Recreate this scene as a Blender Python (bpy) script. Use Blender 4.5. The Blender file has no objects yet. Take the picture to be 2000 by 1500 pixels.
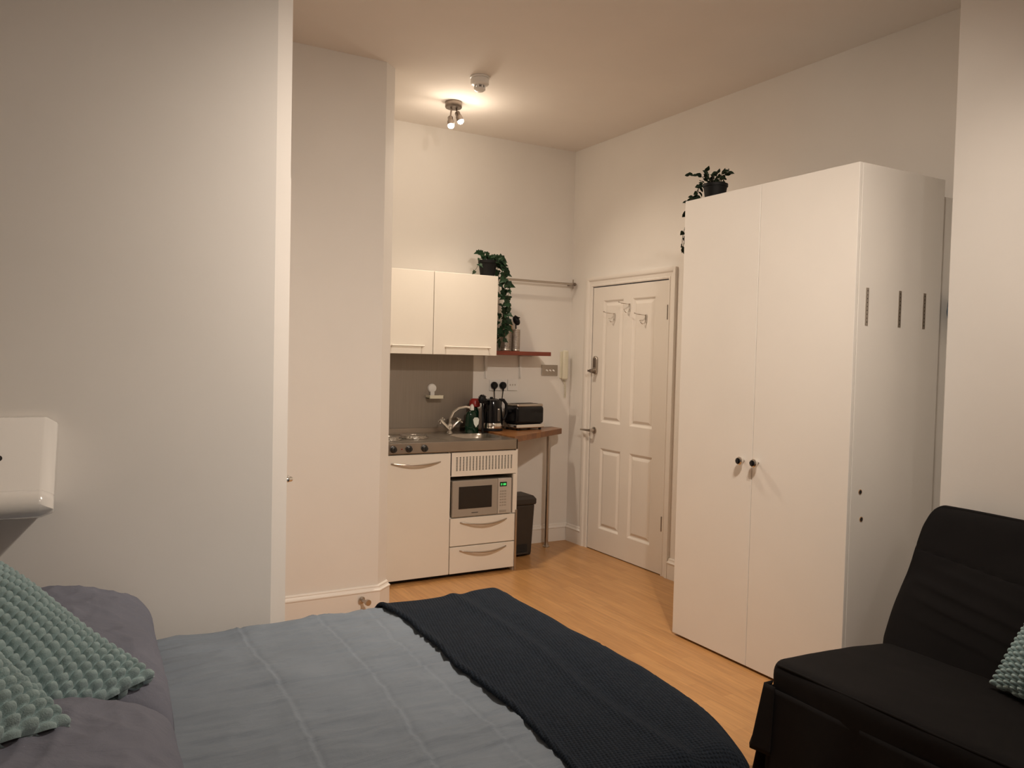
import bpy, bmesh, math, random
import numpy as np
from mathutils import Vector, Matrix, noise
random.seed(7)
sc = bpy.context.scene
C = sc.collection
PI = math.pi

# ---------------------------------------------------------------- camera
F, YAW, PITCH, ROLL = 1556.83, 0.518341, -0.0341908, 0.0235532
H = 1.465
fwd = Vector((math.sin(YAW)*math.cos(PITCH), math.cos(YAW)*math.cos(PITCH), math.sin(PITCH)))
rt = Vector((math.cos(YAW), -math.sin(YAW), 0)); up = rt.cross(fwd)
r2 = math.cos(ROLL)*rt + math.sin(ROLL)*up; u2 = -math.sin(ROLL)*rt + math.cos(ROLL)*up
cd = bpy.data.cameras.new('camera'); cam = bpy.data.objects.new('camera', cd); C.objects.link(cam)
cd.sensor_width = 36; cd.lens = F*36/2000; cd.clip_start = .05; cd.clip_end = 50
m = Matrix((r2, u2, -fwd)).transposed().to_4x4(); m.translation = (0, 0, H); cam.matrix_world = m
sc.camera = cam

# ---------------------------------------------------------------- world, exposure
w = bpy.data.worlds.new('world'); sc.world = w; w.use_nodes = True
w.node_tree.nodes['Background'].inputs[0].default_value = (.05, .055, .07, 1)
w.node_tree.nodes['Background'].inputs[1].default_value = .3
sc.view_settings.view_transform = 'Standard'; sc.view_settings.look = 'None'
sc.view_settings.exposure = 0.0; sc.view_settings.gamma = 1; sc.view_settings.use_curve_mapping = False

# room dimensions
ZC = 3.105; XR = 3.577; YB = 5.334; XL = -.80; YN = -1.3
WARM = (1.0, .84, .66); MAINC = (1.0, .87, .74)
KITCHEN_W, KITCHEN_GLOW, MAIN_W, GLOBE_L = 50, 2.3, 90, 50

def lamp(name, kind, loc, power, col, parent=None, aim=None, size=.03, cone=None, blend=.5):
    l = bpy.data.lights.new(name, kind); l.energy = power; l.color = col
    if kind in ('POINT', 'SPOT'): l.shadow_soft_size = size
    if kind == 'SPOT': l.spot_size = cone; l.spot_blend = blend
    if kind == 'AREA': l.size = size
    o = bpy.data.objects.new(name, l); C.objects.link(o); o.location = loc
    if aim is not None: o.rotation_euler = (Vector(aim)-Vector(loc)).to_track_quat('-Z', 'Y').to_euler()
    return o

# ---------------------------------------------------------------- materials
def mat(name, col, rough=.5, metal=0, emit=None, es=0, bump=0, bscale=50, var=0, vscale=3, stretch=(1, 1, 1), trans=0, coat=0, sheen=0, spec=.5):
    m = bpy.data.materials.new(name); m.use_nodes = True; nt = m.node_tree; N = nt.nodes; L = nt.links
    b = N['Principled BSDF']; b.inputs['Base Color'].default_value = (*col, 1)
    b.inputs['Roughness'].default_value = rough; b.inputs['Metallic'].default_value = metal
    b.inputs['Transmission Weight'].default_value = trans; b.inputs['Coat Weight'].default_value = coat
    b.inputs['Sheen Weight'].default_value = sheen; b.inputs['Specular IOR Level'].default_value = spec
    if emit: b.inputs['Emission Color'].default_value = (*emit, 1); b.inputs['Emission Strength'].default_value = es
    tc = N.new('ShaderNodeTexCoord'); mp = N.new('ShaderNodeMapping'); mp.inputs['Scale'].default_value = stretch
    L.new(tc.outputs['Object'], mp.inputs[0])
    v = var if var else .015
    n = N.new('ShaderNodeTexNoise'); n.inputs['Scale'].default_value = vscale; n.inputs['Detail'].default_value = 4
    L.new(mp.outputs[0], n.inputs['Vector'])
    r = N.new('ShaderNodeMapRange'); r.inputs[1].default_value = .3; r.inputs[2].default_value = .7
    r.inputs[3].default_value = 1-v; r.inputs[4].default_value = 1+v
    L.new(n.outputs[0], r.inputs[0])
    mx = N.new('ShaderNodeVectorMath'); mx.operation = 'SCALE'; mx.inputs[0].default_value = col
    L.new(r.outputs[0], mx.inputs['Scale']); L.new(mx.outputs[0], b.inputs['Base Color'])
    if bump:
        n2 = N.new('ShaderNodeTexNoise'); n2.inputs['Scale'].default_value = bscale; n2.inputs['Detail'].default_value = 3
        L.new(mp.outputs[0], n2.inputs['Vector'])
        bp = N.new('ShaderNodeBump'); bp.inputs['Strength'].default_value = bump; bp.inputs['Distance'].default_value = .01
        L.new(n2.outputs[0], bp.inputs['Height']); L.new(bp.outputs[0], b.inputs['Normal'])
    return m

M = {}
M['wall'] = mat('wall_paint', (.80, .765, .72), .65, bump=.012, bscale=160)
M['ceil'] = mat('ceiling_paint', (.80, .75, .70), .8, bump=.03, bscale=90)
M['gloss'] = mat('gloss_white_trim', (.82, .775, .72), .35)
M['door'] = mat('door_paint', (.80, .75, .69), .4)
M['ward'] = mat('wardrobe_white', (.82, .78, .725), .5, bump=.02, bscale=60)
M['cab'] = mat('cabinet_white', (.83, .78, .70), .3)
M['plastic'] = mat('white_plastic', (.80, .78, .75), .3)
M['shiny'] = mat('glossy_white_plastic', (.83, .80, .76), .15, coat=.4)
M['cream'] = mat('cream_plastic', (.74, .70, .56), .4)
M['steel'] = mat('brushed_steel', (.42, .37, .32), .33, 1, bump=.04, bscale=30, stretch=(1, 30, 1), var=.06)
M['splash'] = mat('steel_splashback', (.30, .26, .22), .48, .7, bump=.03, bscale=30, stretch=(40, 1, 1), var=.05)
M['sink'] = mat('sink_steel', (.42, .38, .33), .34, 1)
M['chrome'] = mat('chrome', (.75, .73, .70), .09, 1)
M['nickel'] = mat('satin_nickel', (.50, .45, .40), .3, 1)
M['dnickel'] = mat('dark_nickel', (.26, .22, .19), .35, 1)
M['blackp'] = mat('black_plastic', (.007, .007, .008), .45, spec=.25)
M['blackg'] = mat('black_gloss', (.004, .004, .005), .12, spec=.35)
M['knob'] = mat('black_knob', (.02, .02, .02), .3)
M['gap'] = mat('plinth_and_hole_dark', (.015, .012, .01), .8)  # black plinth; elsewhere it paints the shade inside slots, holes and recesses
M['bin'] = mat('bin_plastic', (.034, .027, .022), .5, bump=.05, bscale=200)
M['mah'] = mat('mahogany', (.17, .035, .018), .35, bump=.05, bscale=10, stretch=(2, 30, 30), var=.2, vscale=6)
M['sofa'] = mat('sofa_fabric', (.0092, .0082, .0084), .92, spec=.15, bump=.2, bscale=900, var=.08, vscale=8)
M['pot'] = mat('black_pot', (.006, .006, .006), .6, spec=.2)
M['leaf'] = mat('ivy_leaf', (.011, .036, .013), .55, spec=.3, var=.4, vscale=25)
M['leaf2'] = mat('ruscus_leaf', (.008, .018, .007), .6, spec=.2, var=.4, vscale=25)
M['stem'] = mat('stem', (.05, .045, .02), .6)
M['green'] = mat('green_soap', (.001, .018, .008), .15, spec=.4)
M['label'] = mat('paper_label', (.62, .66, .62), .5)
M['red'] = mat('red_cap', (.30, .012, .01), .35)
M['screen'] = mat('oven_glass', (.012, .008, .006), .12, coat=.3)
M['mw'] = mat('silver_plastic', (.42, .385, .34), .4, .35)
M['mwb'] = mat('silver_buttons', (.55, .51, .46), .45, .2)
M['disp'] = mat('green_digits', (.02, .2, .03), .4, emit=(.1, 1, .2), es=1.6)
M['dispb'] = mat('display_back', (.004, .02, .006), .2)
M['bulb'] = mat('lit_bulb', (1, .95, .85), .4, emit=(1, .90, .78), es=9)
M['bluecloth'] = mat('blue_cloth', (.08, .12, .16), .9, bump=.2, bscale=200)
M['wood_spoon'] = mat('beech_spoon', (.42, .25, .12), .6)
M['bedbase'] = mat('divan_fabric', (.25, .25, .26), .9, bump=.2, bscale=400)
M['mattress'] = mat('mattress_fabric', (.6, .6, .58), .9, bump=.2, bscale=300)
M['foil'] = mat('hob_plate', (.55, .52, .48), .25, 1, bump=.8, bscale=60)
M['redlamp'] = mat('indicator', (.2, .02, .01), .3)
M['engraved'] = mat('engraved_mark', (.08, .075, .07), .5)

def fabric(name, col, streak, bump, weave):
    m = mat(name, col, .9, var=.05, vscale=6, spec=.2); nt = m.node_tree; N = nt.nodes; L = nt.links; b = N['Principled BSDF']
    tc = N.new('ShaderNodeTexCoord'); mp = N.new('ShaderNodeMapping'); mp.inputs['Scale'].default_value = streak
    L.new(tc.outputs['Object'], mp.inputs[0])
    n = N.new('ShaderNodeTexNoise'); n.inputs['Scale'].default_value = 1; n.inputs['Detail'].default_value = 5; n.inputs['Roughness'].default_value = .6
    n.inputs['Distortion'].default_value = .6
    L.new(mp.outputs[0], n.inputs['Vector'])
    n2 = N.new('ShaderNodeTexNoise'); n2.inputs['Scale'].default_value = weave; n2.inputs['Detail'].default_value = 1
    L.new(tc.outputs['Object'], n2.inputs['Vector'])
    b1 = N.new('ShaderNodeBump'); b1.inputs['Strength'].default_value = bump; b1.inputs['Distance'].default_value = .012
    b2 = N.new('ShaderNodeBump'); b2.inputs['Strength'].default_value = .15; b2.inputs['Distance'].default_value = .002
    L.new(n.outputs[0], b1.inputs['Height']); L.new(n2.outputs[0], b2.inputs['Height'])
    L.new(b1.outputs[0], b2.inputs['Normal']); L.new(b2.outputs[0], b.inputs['Normal'])
    return m
M['duvet'] = fabric('duvet_cotton', (.235, .275, .325), (4, 22, 10), .62, 500)
M['pillow'] = fabric('pillow_cotton', (.195, .205, .255), (8, 13, 9), .7, 500)

def knit():
    m = mat('throw_knit', (.0175, .026, .040), .95, var=.12, vscale=40, spec=.2); nt = m.node_tree; N = nt.nodes; L = nt.links; b = N['Principled BSDF']
    tc = N.new('ShaderNodeTexCoord'); mp = N.new('ShaderNodeMapping'); mp.inputs['Rotation'].default_value = (0, 0, .25)
    L.new(tc.outputs['Object'], mp.inputs[0])
    wv = N.new('ShaderNodeTexWave'); wv.inputs['Scale'].default_value = 34; wv.inputs['Distortion'].default_value = 2.2; wv.inputs['Detail Scale'].default_value = 14
    wv.bands_direction = 'Y'
    L.new(mp.outputs[0], wv.inputs[0])
    w2 = N.new('ShaderNodeTexWave'); w2.inputs['Scale'].default_value = 34; w2.bands_direction = 'X'; w2.inputs['Distortion'].default_value = 1.5
    L.new(mp.outputs[0], w2.inputs[0])
    mu = N.new('ShaderNodeMath'); mu.operation = 'MULTIPLY'; L.new(wv.outputs[1], mu.inputs[0]); L.new(w2.outputs[1], mu.inputs[1])
    bp = N.new('ShaderNodeBump'); bp.inputs['Strength'].default_value = 1.0; bp.inputs['Distance'].default_value = .006
    L.new(mu.outputs[0], bp.inputs['Height']); L.new(bp.outputs[0], b.inputs['Normal'])
    return m
M['throw'] = knit()
M['bobble'] = mat('bobble_fabric', (.33, .45, .46), .9, bump=.25, bscale=400, var=.1, vscale=30, sheen=.2)

def plank_floor():
    m = bpy.data.materials.new('oak_laminate'); m.use_nodes = True; nt = m.node_tree; N = nt.nodes; L = nt.links; b = N['Principled BSDF']
    tc = N.new('ShaderNodeTexCoord'); mp = N.new('ShaderNodeMapping'); mp.inputs['Rotation'].default_value = (0, 0, PI/2)
    L.new(tc.outputs['Object'], mp.inputs[0])
    br = N.new('ShaderNodeTexBrick'); br.inputs['Scale'].default_value = 1; br.inputs['Brick Width'].default_value = .42; br.inputs['Row Height'].default_value = .065
    br.inputs['Mortar Size'].default_value = .0006; br.inputs['Mortar Smooth'].default_value = .3; br.offset = .37; br.inputs['Bias'].default_value = -.1
    br.inputs['Color1'].default_value = (.50, .262, .098, 1); br.inputs['Color2'].default_value = (.435, .218, .078, 1); br.inputs['Mortar'].default_value = (.36, .18, .07, 1)
    L.new(mp.outputs[0], br.inputs['Vector'])
    m2 = N.new('ShaderNodeMapping'); m2.inputs['Scale'].default_value = (60, 3.5, 1); L.new(tc.outputs['Object'], m2.inputs[0])
    n = N.new('ShaderNodeTexNoise'); n.inputs['Scale'].default_value = 1; n.inputs['Detail'].default_value = 6; n.inputs['Distortion'].default_value = .8
    L.new(m2.outputs[0], n.inputs['Vector'])
    r = N.new('ShaderNodeMapRange'); r.inputs[1].default_value = .25; r.inputs[2].default_value = .75; r.inputs[3].default_value = .80; r.inputs[4].default_value = 1.16
    L.new(n.outputs[0], r.inputs[0])
    s = N.new('ShaderNodeVectorMath'); s.operation = 'SCALE'; L.new(br.outputs[0], s.inputs[0]); L.new(r.outputs[0], s.inputs['Scale'])
    L.new(s.outputs[0], b.inputs['Base Color']); b.inputs['Roughness'].default_value = .34
    bp = N.new('ShaderNodeBump'); bp.inputs['Strength'].default_value = .06; bp.inputs['Distance'].default_value = .002; L.new(n.outputs[0], bp.inputs['Height']); L.new(bp.outputs[0], b.inputs['Normal'])
    return m
M['floor'] = plank_floor()

def block_wood():
    m = bpy.data.materials.new('oiled_block_wood'); m.use_nodes = True; nt = m.node_tree; N = nt.nodes; L = nt.links; b = N['Principled BSDF']
    tc = N.new('ShaderNodeTexCoord')
    br = N.new('ShaderNodeTexBrick'); br.inputs['Scale'].default_value = 1; br.inputs['Brick Width'].default_value = .22; br.inputs['Row Height'].default_value = .04
    br.inputs['Mortar Size'].default_value = .0005; br.inputs['Color1'].default_value = (.27, .115, .035, 1); br.inputs['Color2'].default_value = (.17, .065, .02, 1); br.inputs['Mortar'].default_value = (.12, .05, .02, 1)
    L.new(tc.outputs['Object'], br.inputs['Vector'])
    m2 = N.new('ShaderNodeMapping'); m2.inputs['Scale'].default_value = (4, 60, 60); L.new(tc.outputs['Object'], m2.inputs[0])
    n = N.new('ShaderNodeTexNoise'); n.inputs['Scale'].default_value = 1; n.inputs['Detail'].default_value = 5; L.new(m2.outputs[0], n.inputs['Vector'])
    r = N.new('ShaderNodeMapRange'); r.inputs[3].default_value = .7; r.inputs[4].default_value = 1.3; L.new(n.outputs[0], r.inputs[0])
    s = N.new('ShaderNodeVectorMath'); s.operation = 'SCALE'; L.new(br.outputs[0], s.inputs[0]); L.new(r.outputs[0], s.inputs['Scale'])
    L.new(s.outputs[0], b.inputs['Base Color']); b.inputs['Roughness'].default_value = .3
    return m
M['block'] = block_wood()

# ---------------------------------------------------------------- mesh helpers (world coordinates throughout)
class MB:
    def __init__(s): s.bm = bmesh.new()
    def box(s, x0, x1, y0, y1, z0, z1):
        v = [s.bm.verts.new(p) for p in [(x0,y0,z0),(x1,y0,z0),(x1,y1,z0),(x0,y1,z0),(x0,y0,z1),(x1,y0,z1),(x1,y1,z1),(x0,y1,z1)]]
        for f in [(3,2,1,0),(4,5,6,7),(0,1,5,4),(1,2,6,5),(2,3,7,6),(3,0,4,7)]: s.bm.faces.new([v[i] for i in f])
        return s
    def prism(s, poly, z0, z1):
        a = [s.bm.verts.new((x, y, z0)) for x, y in poly]; b = [s.bm.verts.new((x, y, z1)) for x, y in poly]
        n = len(poly); s.bm.faces.new(a[::-1]); s.bm.faces.new(b)
        for i in range(n): s.bm.faces.new([a[i], a[(i+1) % n], b[(i+1) % n], b[i]])
        return s
    def extrude(s, poly, off):           # poly: list of 3d points, off: vector
        off = Vector(off); a = [s.bm.verts.new(p) for p in poly]; b = [s.bm.verts.new(Vector(p)+off) for p in poly]
        n = len(poly); s.bm.faces.new(a[::-1]); s.bm.faces.new(b)
        for i in range(n): s.bm.faces.new([a[i], a[(i+1) % n], b[(i+1) % n], b[i]])
        return s
    def tube(s, pts, r, seg=12, cap=True):
        pts = [Vector(p) for p in pts]; n = len(pts); rs = r if isinstance(r, (list, tuple)) else [r]*n
        t0 = (pts[1]-pts[0]).normalized(); nrm = t0.orthogonal().normalized(); rings = []
        for i, p in enumerate(pts):
            t = (pts[min(i+1, n-1)]-pts[max(i-1, 0)]).normalized()
            nrm = (nrm - nrm.dot(t)*t).normalized(); bn = t.cross(nrm)
            rings.append([s.bm.verts.new(p+rs[i]*(math.cos(2*PI*k/seg)*nrm+math.sin(2*PI*k/seg)*bn)) for k in range(seg)])
        for a, b in zip(rings, rings[1:]):
            for k in range(seg): s.bm.faces.new([a[k], a[(k+1) % seg], b[(k+1) % seg], b[k]])
        if cap: s.bm.faces.new(rings[0][::-1]); s.bm.faces.new(rings[-1])
        return s
    def lathe(s, prof, origin=(0,0,0), axis=(0,0,1), seg=32):    # prof: (radius, height)
        o = Vector(origin); ax = Vector(axis).normalized(); n = ax.orthogonal().normalized(); b = ax.cross(n); rings = []
        for r, h in prof:
            if r < 1e-6: rings.append([s.bm.verts.new(o+ax*h)])
            else: rings.append([s.bm.verts.new(o+ax*h+r*(math.cos(2*PI*k/seg)*n+math.sin(2*PI*k/seg)*b)) for k in range(seg)])
        for a, c in zip(rings, rings[1:]):
            if len(a) == 1 and len(c) == 1: continue
            for k in range(seg):
                k2 = (k+1) % seg
                if len(a) == 1: s.bm.faces.new([a[0], c[k2], c[k]])
                elif len(c) == 1: s.bm.faces.new([a[k], a[k2], c[0]])
                else: s.bm.faces.new([a[k], a[k2], c[k2], c[k]])
        if len(rings[0]) > 1: s.bm.faces.new(rings[0][::-1])
        if len(rings[-1]) > 1: s.bm.faces.new(rings[-1])
        return s
    def ball(s, c, r, sc=(1,1,1), seg=16):
        bmesh.ops.create_uvsphere(s.bm, u_segments=seg, v_segments=seg//2+2, radius=1, matrix=Matrix.Translation(c) @ Matrix.Diagonal((r*sc[0], r*sc[1], r*sc[2], 1)))
        return s
    def grid(s, fn, nu, nv, closed_u=False):
        g = [[s.bm.verts.new(fn(i/(nu-1) if not closed_u else i/nu, j/(nv-1))) for j in range(nv)] for i in range(nu)]
        for i in range(nu if closed_u else nu-1):
            for j in range(nv-1):
                a = g[i]; b = g[(i+1) % nu]; s.bm.faces.new([a[j], b[j], b[j+1], a[j+1]])
        return s

ORG = {}
def obj(name, mb, material, parent=None, bevel=0, seg=2, smooth=False, base=None, xf=None):
    bm = mb.bm
    if xf is not None: bm.transform(xf)
    org = ORG[parent.name] if parent else (Vector(base) if base else None)
    if org is None:
        vs = [v.co for v in bm.verts]
        lo = Vector([min(v[i] for v in vs) for i in range(3)]); hi = Vector([max(v[i] for v in vs) for i in range(3)])
        org = Vector(((lo.x+hi.x)/2, (lo.y+hi.y)/2, lo.z))
    bmesh.ops.translate(bm, verts=bm.verts, vec=-org)
    bmesh.ops.recalc_face_normals(bm, faces=bm.faces)
    me = bpy.data.meshes.new(name); bm.to_mesh(me); bm.free()
    o = bpy.data.objects.new(name, me); C.objects.link(o); me.materials.append(material)
    if parent: o.parent = parent
    else: o.location = org
    ORG[o.name] = org
    if smooth:
        me.polygons.foreach_set('use_smooth', [True]*len(me.polygons))
        me.update()
        if smooth == 'auto':
            try: me.set_sharp_from_angle(angle=math.radians(38))
            except Exception: pass
    if bevel:
        b = o.modifiers.new('bevel', 'BEVEL'); b.width = bevel; b.segments = seg; b.limit_method = 'ANGLE'; b.angle_limit = math.radians(40)
    return o
def thing(name, label, cat, loc, group=None):
    o = bpy.data.objects.new(name, None); C.objects.link(o); o.location = loc; o.empty_display_size = .1
    ORG[o.name] = Vector(loc); return tag(o, label, cat, group)
def tag(o, label, cat, group=None):
    o['label'] = label; o['category'] = cat
    if group: o['group'] = group
    return o
def struct(name, mb, m, parent=None, **k):
    o = obj(name, mb, m, parent, **k)
    if not parent: o['kind'] = 'structure'
    return o
def copy_tree(o, parent=None):
    c = o.copy(); C.objects.link(c); c.parent = parent
    if o.name in ORG: ORG[c.name] = ORG[o.name]
    for ch in list(o.children): copy_tree(ch, c)
    return c
def nz(x, y=0, z=0): return noise.noise(Vector((x, y, z)))
def lerp(a, b, t): return a+(b-a)*t
def sm(t): t = max(0, min(1, t)); return t*t*(3-2*t)

# ================================================================ ROOM
struct('floor', MB().box(XL-.1, XR+.1, YN-.1, YB+.1, -.08, 0), M['floor'], base=(0, 0, 0))
struct('ceiling', MB().box(XL-.1, XR+.1, YN-.1, YB+.1, ZC, ZC+.1), M['ceil'])
struct('wall_back', MB().box(1.5, XR+.1, YB, YB+.1, 0, ZC), M['wall'])
DY0, DY1, DZ = 4.162, 5.031, 2.01            # entrance door opening in the right wall
wr = MB(); wr.box(XR, XR+.1, YN, DY0-.012, 0, ZC); wr.box(XR, XR+.1, DY1+.012, YB, 0, ZC); wr.box(XR, XR+.1, DY0-.012, DY1+.012, DZ+.012, ZC)
struct('wall_right', wr, M['wall'])
struct('wall_chimney_breast', MB().box(3.2, XR, .25, 1.986, 0, ZC), M['wall'], bevel=.004)
struct('wall_left', MB().box(XL-.1, XL, YN, 2.64, 0, ZC), M['wall'])
struct('wall_behind_camera', MB().box(XL, XR, YN-.1, YN, 0, ZC), M['wall'])
struct('wall_near_left', MB().prism([(XL, 2.64), (.611, 2.64), (.670, 2.690), (.670, 4.315), (XL, 4.315)], 0, ZC), M['wall'])
struct('wall_far_left', MB().prism([(XL, 4.315), (1.603, 4.315), (1.680, 4.385), (1.680, YB+.05), (XL, YB+.05)], 0, ZC), M['wall'])

# skirting boards: profile swept along a polyline in plan
def skirting(name, path, side, h=.138):
    prof = [(0, 0), (.019, 0), (.019, h-.036), (.023, h-.032), (.023, h-.026), (.015, h-.020), (.011, h-.012), (.011, h-.006), (.006, h), (0, h)]
    P = [Vector(p) for p in path]; mb = MB(); rings = []
    for i, p in enumerate(P):
        d1 = (P[i]-P[i-1]).normalized() if i else (P[1]-P[0]).normalized()
        d2 = (P[i+1]-P[i]).normalized() if i < len(P)-1 else d1
        n1 = Vector((-d1.y, d1.x))*side; n2 = Vector((-d2.y, d2.x))*side; n = (n1+n2).normalized(); k = 1/max(.3, n.dot(n1))
        rings.append([mb.bm.verts.new((p.x+n.x*a*k, p.y+n.y*a*k, z)) for a, z in prof])
    for a, b in zip(rings, rings[1:]):
        for k in range(len(prof)): mb.bm.faces.new([a[k], a[(k+1) % len(prof)], b[(k+1) % len(prof)], b[k]])
    mb.bm.faces.new(rings[0]); mb.bm.faces.new(rings[-1][::-1])
    return struct(name, mb, M['gloss'])
skirting('baseboard_back', [(2.77, YB), (XR-.0, YB)], -1)
skirting('baseboard_right_corner', [(XR, YB-.024), (XR, 5.112)], -1)
skirting('baseboard_right', [(XR, 4.090), (XR, 2.03)], -1)
skirting('baseboard_far_left', [(.690, 4.315), (1.603, 4.315), (1.680, 4.385), (1.680, 4.66)], -1)
skirting('baseboard_chimney_breast', [(3.2, 1.986), (3.2, .25)], -1)

# panelled door leaf facing -x (front plane X=x0)
def door_leaf(mb, x0, x1, y0, y1, z0, z1, panels, sgn=-1):
    ys = sorted({y0, y1} | {p[0] for p in panels} | {p[1] for p in panels}); zs = sorted({z0, z1} | {p[2] for p in panels} | {p[3] for p in panels})
    bm = mb.bm
    def quad(a): bm.faces.new([bm.verts.new(p) for p in a])
    for i in range(len(ys)-1):
        for j in range(len(zs)-1):
            cy = (ys[i]+ys[i+1])/2; cz = (zs[j]+zs[j+1])/2
            if any(p[0] < cy < p[1] and p[2] < cz < p[3] for p in panels): continue
            quad([(x0, ys[i], zs[j]), (x0, ys[i+1], zs[j]), (x0, ys[i+1], zs[j+1]), (x0, ys[i], zs[j+1])])
    for p in panels:
        loops = [(0, 0), (.006, .003), (.014, .010), (.022, .011), (.040, .003), (.044, .002)]
        R = [[(x0-sgn*d*1.3, p[0]+i, p[2]+i), (x0-sgn*d, p[1]-i, p[2]+i), (x0-sgn*d, p[1]-i, p[3]-i), (x0-sgn*d, p[0]+i, p[3]-i)] for i, d in loops]
        for a, b in zip(R, R[1:]):
            for k in range(4): quad([a[k], a[(k+1) % 4], b[(k+1) % 4], b[k]])
        quad(R[-1])
    for a in ([(x0,y0,z0),(x1,y0,z0),(x1,y0,z1),(x0,y0,z1)], [(x0,y1,z0),(x1,y1,z0),(x1,y1,z1),(x0,y1,z1)],
              [(x0,y0,z1),(x0,y1,z1),(x1,y1,z1),(x1,y0,z1)], [(x0,y0,z0),(x0,y1,z0),(x1,y1,z0),(x1,y0,z0)], [(x1,y0,z0),(x1,y1,z0),(x1,y1,z1),(x1,y0,z1)]): quad(a)
    bmesh.ops.remove_doubles(bm, verts=bm.verts, dist=1e-5)
    return mb
panels = [(4.655, 4.898, .985, 1.905), (4.298, 4.548, .985, 1.905), (4.645, 4.895, .178, .790), (4.288, 4.540, .178, .790)]
dr = struct('door_1', door_leaf(MB(), XR-.004, XR+.036, DY0+.003, DY1-.003, .006, DZ-.003, panels), M['door'], base=(XR, (DY0+DY1)/2, 0))
# architrave + lining (one moulded frame)
def architrave(name, X, s, y0, y1, z, wd=.075, th=.022):
    prof = [(0, 0), (0, .010), (.006, .014), (.014, .014), (.018, .009), (.040, .012), (.050, .020), (.060, th), (wd, th), (wd, 0)]
    mb = MB(); rings = []
    for py, pz, dy, dz in [(y0, 0, -1, 0), (y0, z, -1, 1), (y1, z, 1, 1), (y1, 0, 1, 0)]:
        rings.append([mb.bm.verts.new((X+s*b, py+dy*a, pz+dz*a)) for a, b in prof])
    for a, b in zip(rings, rings[1:]):
        for k in range(len(prof)): mb.bm.faces.new([a[k], a[(k+1) % len(prof)], b[(k+1) % len(prof)], b[k]])
    mb.bm.faces.new(rings[0]); mb.bm.faces.new(rings[-1][::-1])
    return struct(name, mb, M['gloss'])
architrave('trim_1', XR, -1, DY0-.004, DY1+.004, DZ+.004)
for z in (1.79, .352):
    h_ = MB(); h_.tube([(XR-.010, DY0-.001, z-.05), (XR-.010, DY0-.001, z+.05)], .005); h_.box(XR-.007, XR-.004, DY0+.0, DY0+.010, z-.05, z+.05)
    obj('hinge', h_, M['dnickel'], dr)
# digital door lock: rounded plate with turn knob, then lever handle
L_ = MB(); pl = []
for k in range(24):
    a = 2*PI*k/24; pl.append((XR-.006, 4.972+.024*math.cos(a), 1.416+(.045 if math.sin(a) >= 0 else -.045)+.024*math.sin(a)))
L_.extrude(pl, (-.018, 0, 0)); lk = obj('lock_plate', L_, M['nickel'], dr, bevel=.004, smooth='auto')
k_ = MB(); k_.lathe([(.019, 0), (.019, .012), (.013, .016), (.013, .038), (.0, .040)], (XR-.022, 4.975, 1.372), (-1, 0, 0)); k_.box(XR-.066, XR-.046, 4.962, 5.0, 1.365, 1.379)
obj('turn_knob', k_, M['dnickel'], lk, smooth='auto')
obj('keypad', MB().box(XR-.0255, XR-.0235, 4.957, 4.987, 1.40, 1.468), M['dnickel'], lk)
hd = MB(); hd.lathe([(.026, 0), (.026, .008), (.012, .012), (.011, .05)], (XR-.004, 4.972, .918), (-1, 0, 0))
hd.tube([(XR-.052, 4.972, .918), (XR-.058, 4.99, .918), (XR-.058, 5.03, .918), (XR-.054, 5.085, .916)], [.010, .010, .008, .007])
obj('door_handle', hd, M['nickel'], dr, smooth='auto')

# bathroom door on the hidden side of the near left wall, only its lever pokes out
bd = struct('door_2', MB().box(.668, .678, 2.83, 3.58, .006, 1.98), M['door'])
architrave('trim_2', .670, 1, 2.822, 3.588, 1.985, wd=.07, th=.017)
hb = MB(); hb.lathe([(.025, 0), (.025, .008), (.011, .012), (.010, .045)], (.678, 2.885, 1.003), (1, 0, 0))
hb.tube([(.722, 2.885, 1.003), (.733, 2.89, 1.003), (.735, 2.93, 1.003), (.733, 2.99, 1.002)], [.010, .010, .009, .008])
obj('door_handle', hb, M['chrome'], bd, smooth='auto')

# door stop on skirting
ds = MB(); ds.lathe([(.020, 0), (.020, .006), (.010, .010), (.009, .05), (.017, .055), (.017, .072), (.0, .074)], (1.50, 4.292, .068), (.25, -1, 0))
tag(obj('door_stop', ds, M['nickel'], smooth='auto'), 'small round metal door stop on the skirting behind the bed', 'door stop')

# ================================================================ CEILING FIXTURES
def spot_fixture(loc, heads, label, power, main=False):
    x, y, z = loc; t = thing('spotlight_fixture', label, 'ceiling light', loc)
    b = MB(); b.lathe([(.053, 0), (.055, -.004), (.055, -.034), (.051, -.040), (.0, -.041)], loc)
    obj('ceiling_rose', b, M['dnickel'], t, smooth='auto')
    for hx, hy, dx, dy, dz, drop, kf in heads:
        a = Vector((x+hx*.7, y+hy*.7, z-.038)); e = Vector((x+hx, y+hy, z-drop))
        d = Vector((dx, dy, dz)).normalized()
        h = MB(); s0 = e - d*.010
        h.lathe([(.0, -.002), (.015, 0), (.0175, .004), (.0175, .024), (.020, .028), (.0215, .034), (.0235, .062), (.0215, .062)], s0, d)
        hh = obj('lamp_head', h, M['dnickel'], t, smooth='auto')
        obj('arm', MB().tube([a, a+Vector((0, 0, -.012)), e+Vector((0, 0, .006)), e+d*.01], .0055, 10), M['dnickel'], hh, smooth=True)
        g = MB(); g.lathe([(.0205, .058), (.0215, .064), (.0195, .072), (.013, .079), (0, .081)], s0, d)
        obj('bulb', g, M['bulb'], hh, smooth=True)
        lp = s0 + d*.112
        lamp('bulb_light', 'SPOT', lp, power*kf, MAINC if main else WARM, aim=lp+d, size=.022, cone=math.radians(108 if main else 126), blend=1.0)
        if not main: lamp('bulb_glow', 'POINT', lp+Vector((0, 0, -.02)), KITCHEN_GLOW, WARM, size=.03)
    return t
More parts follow.
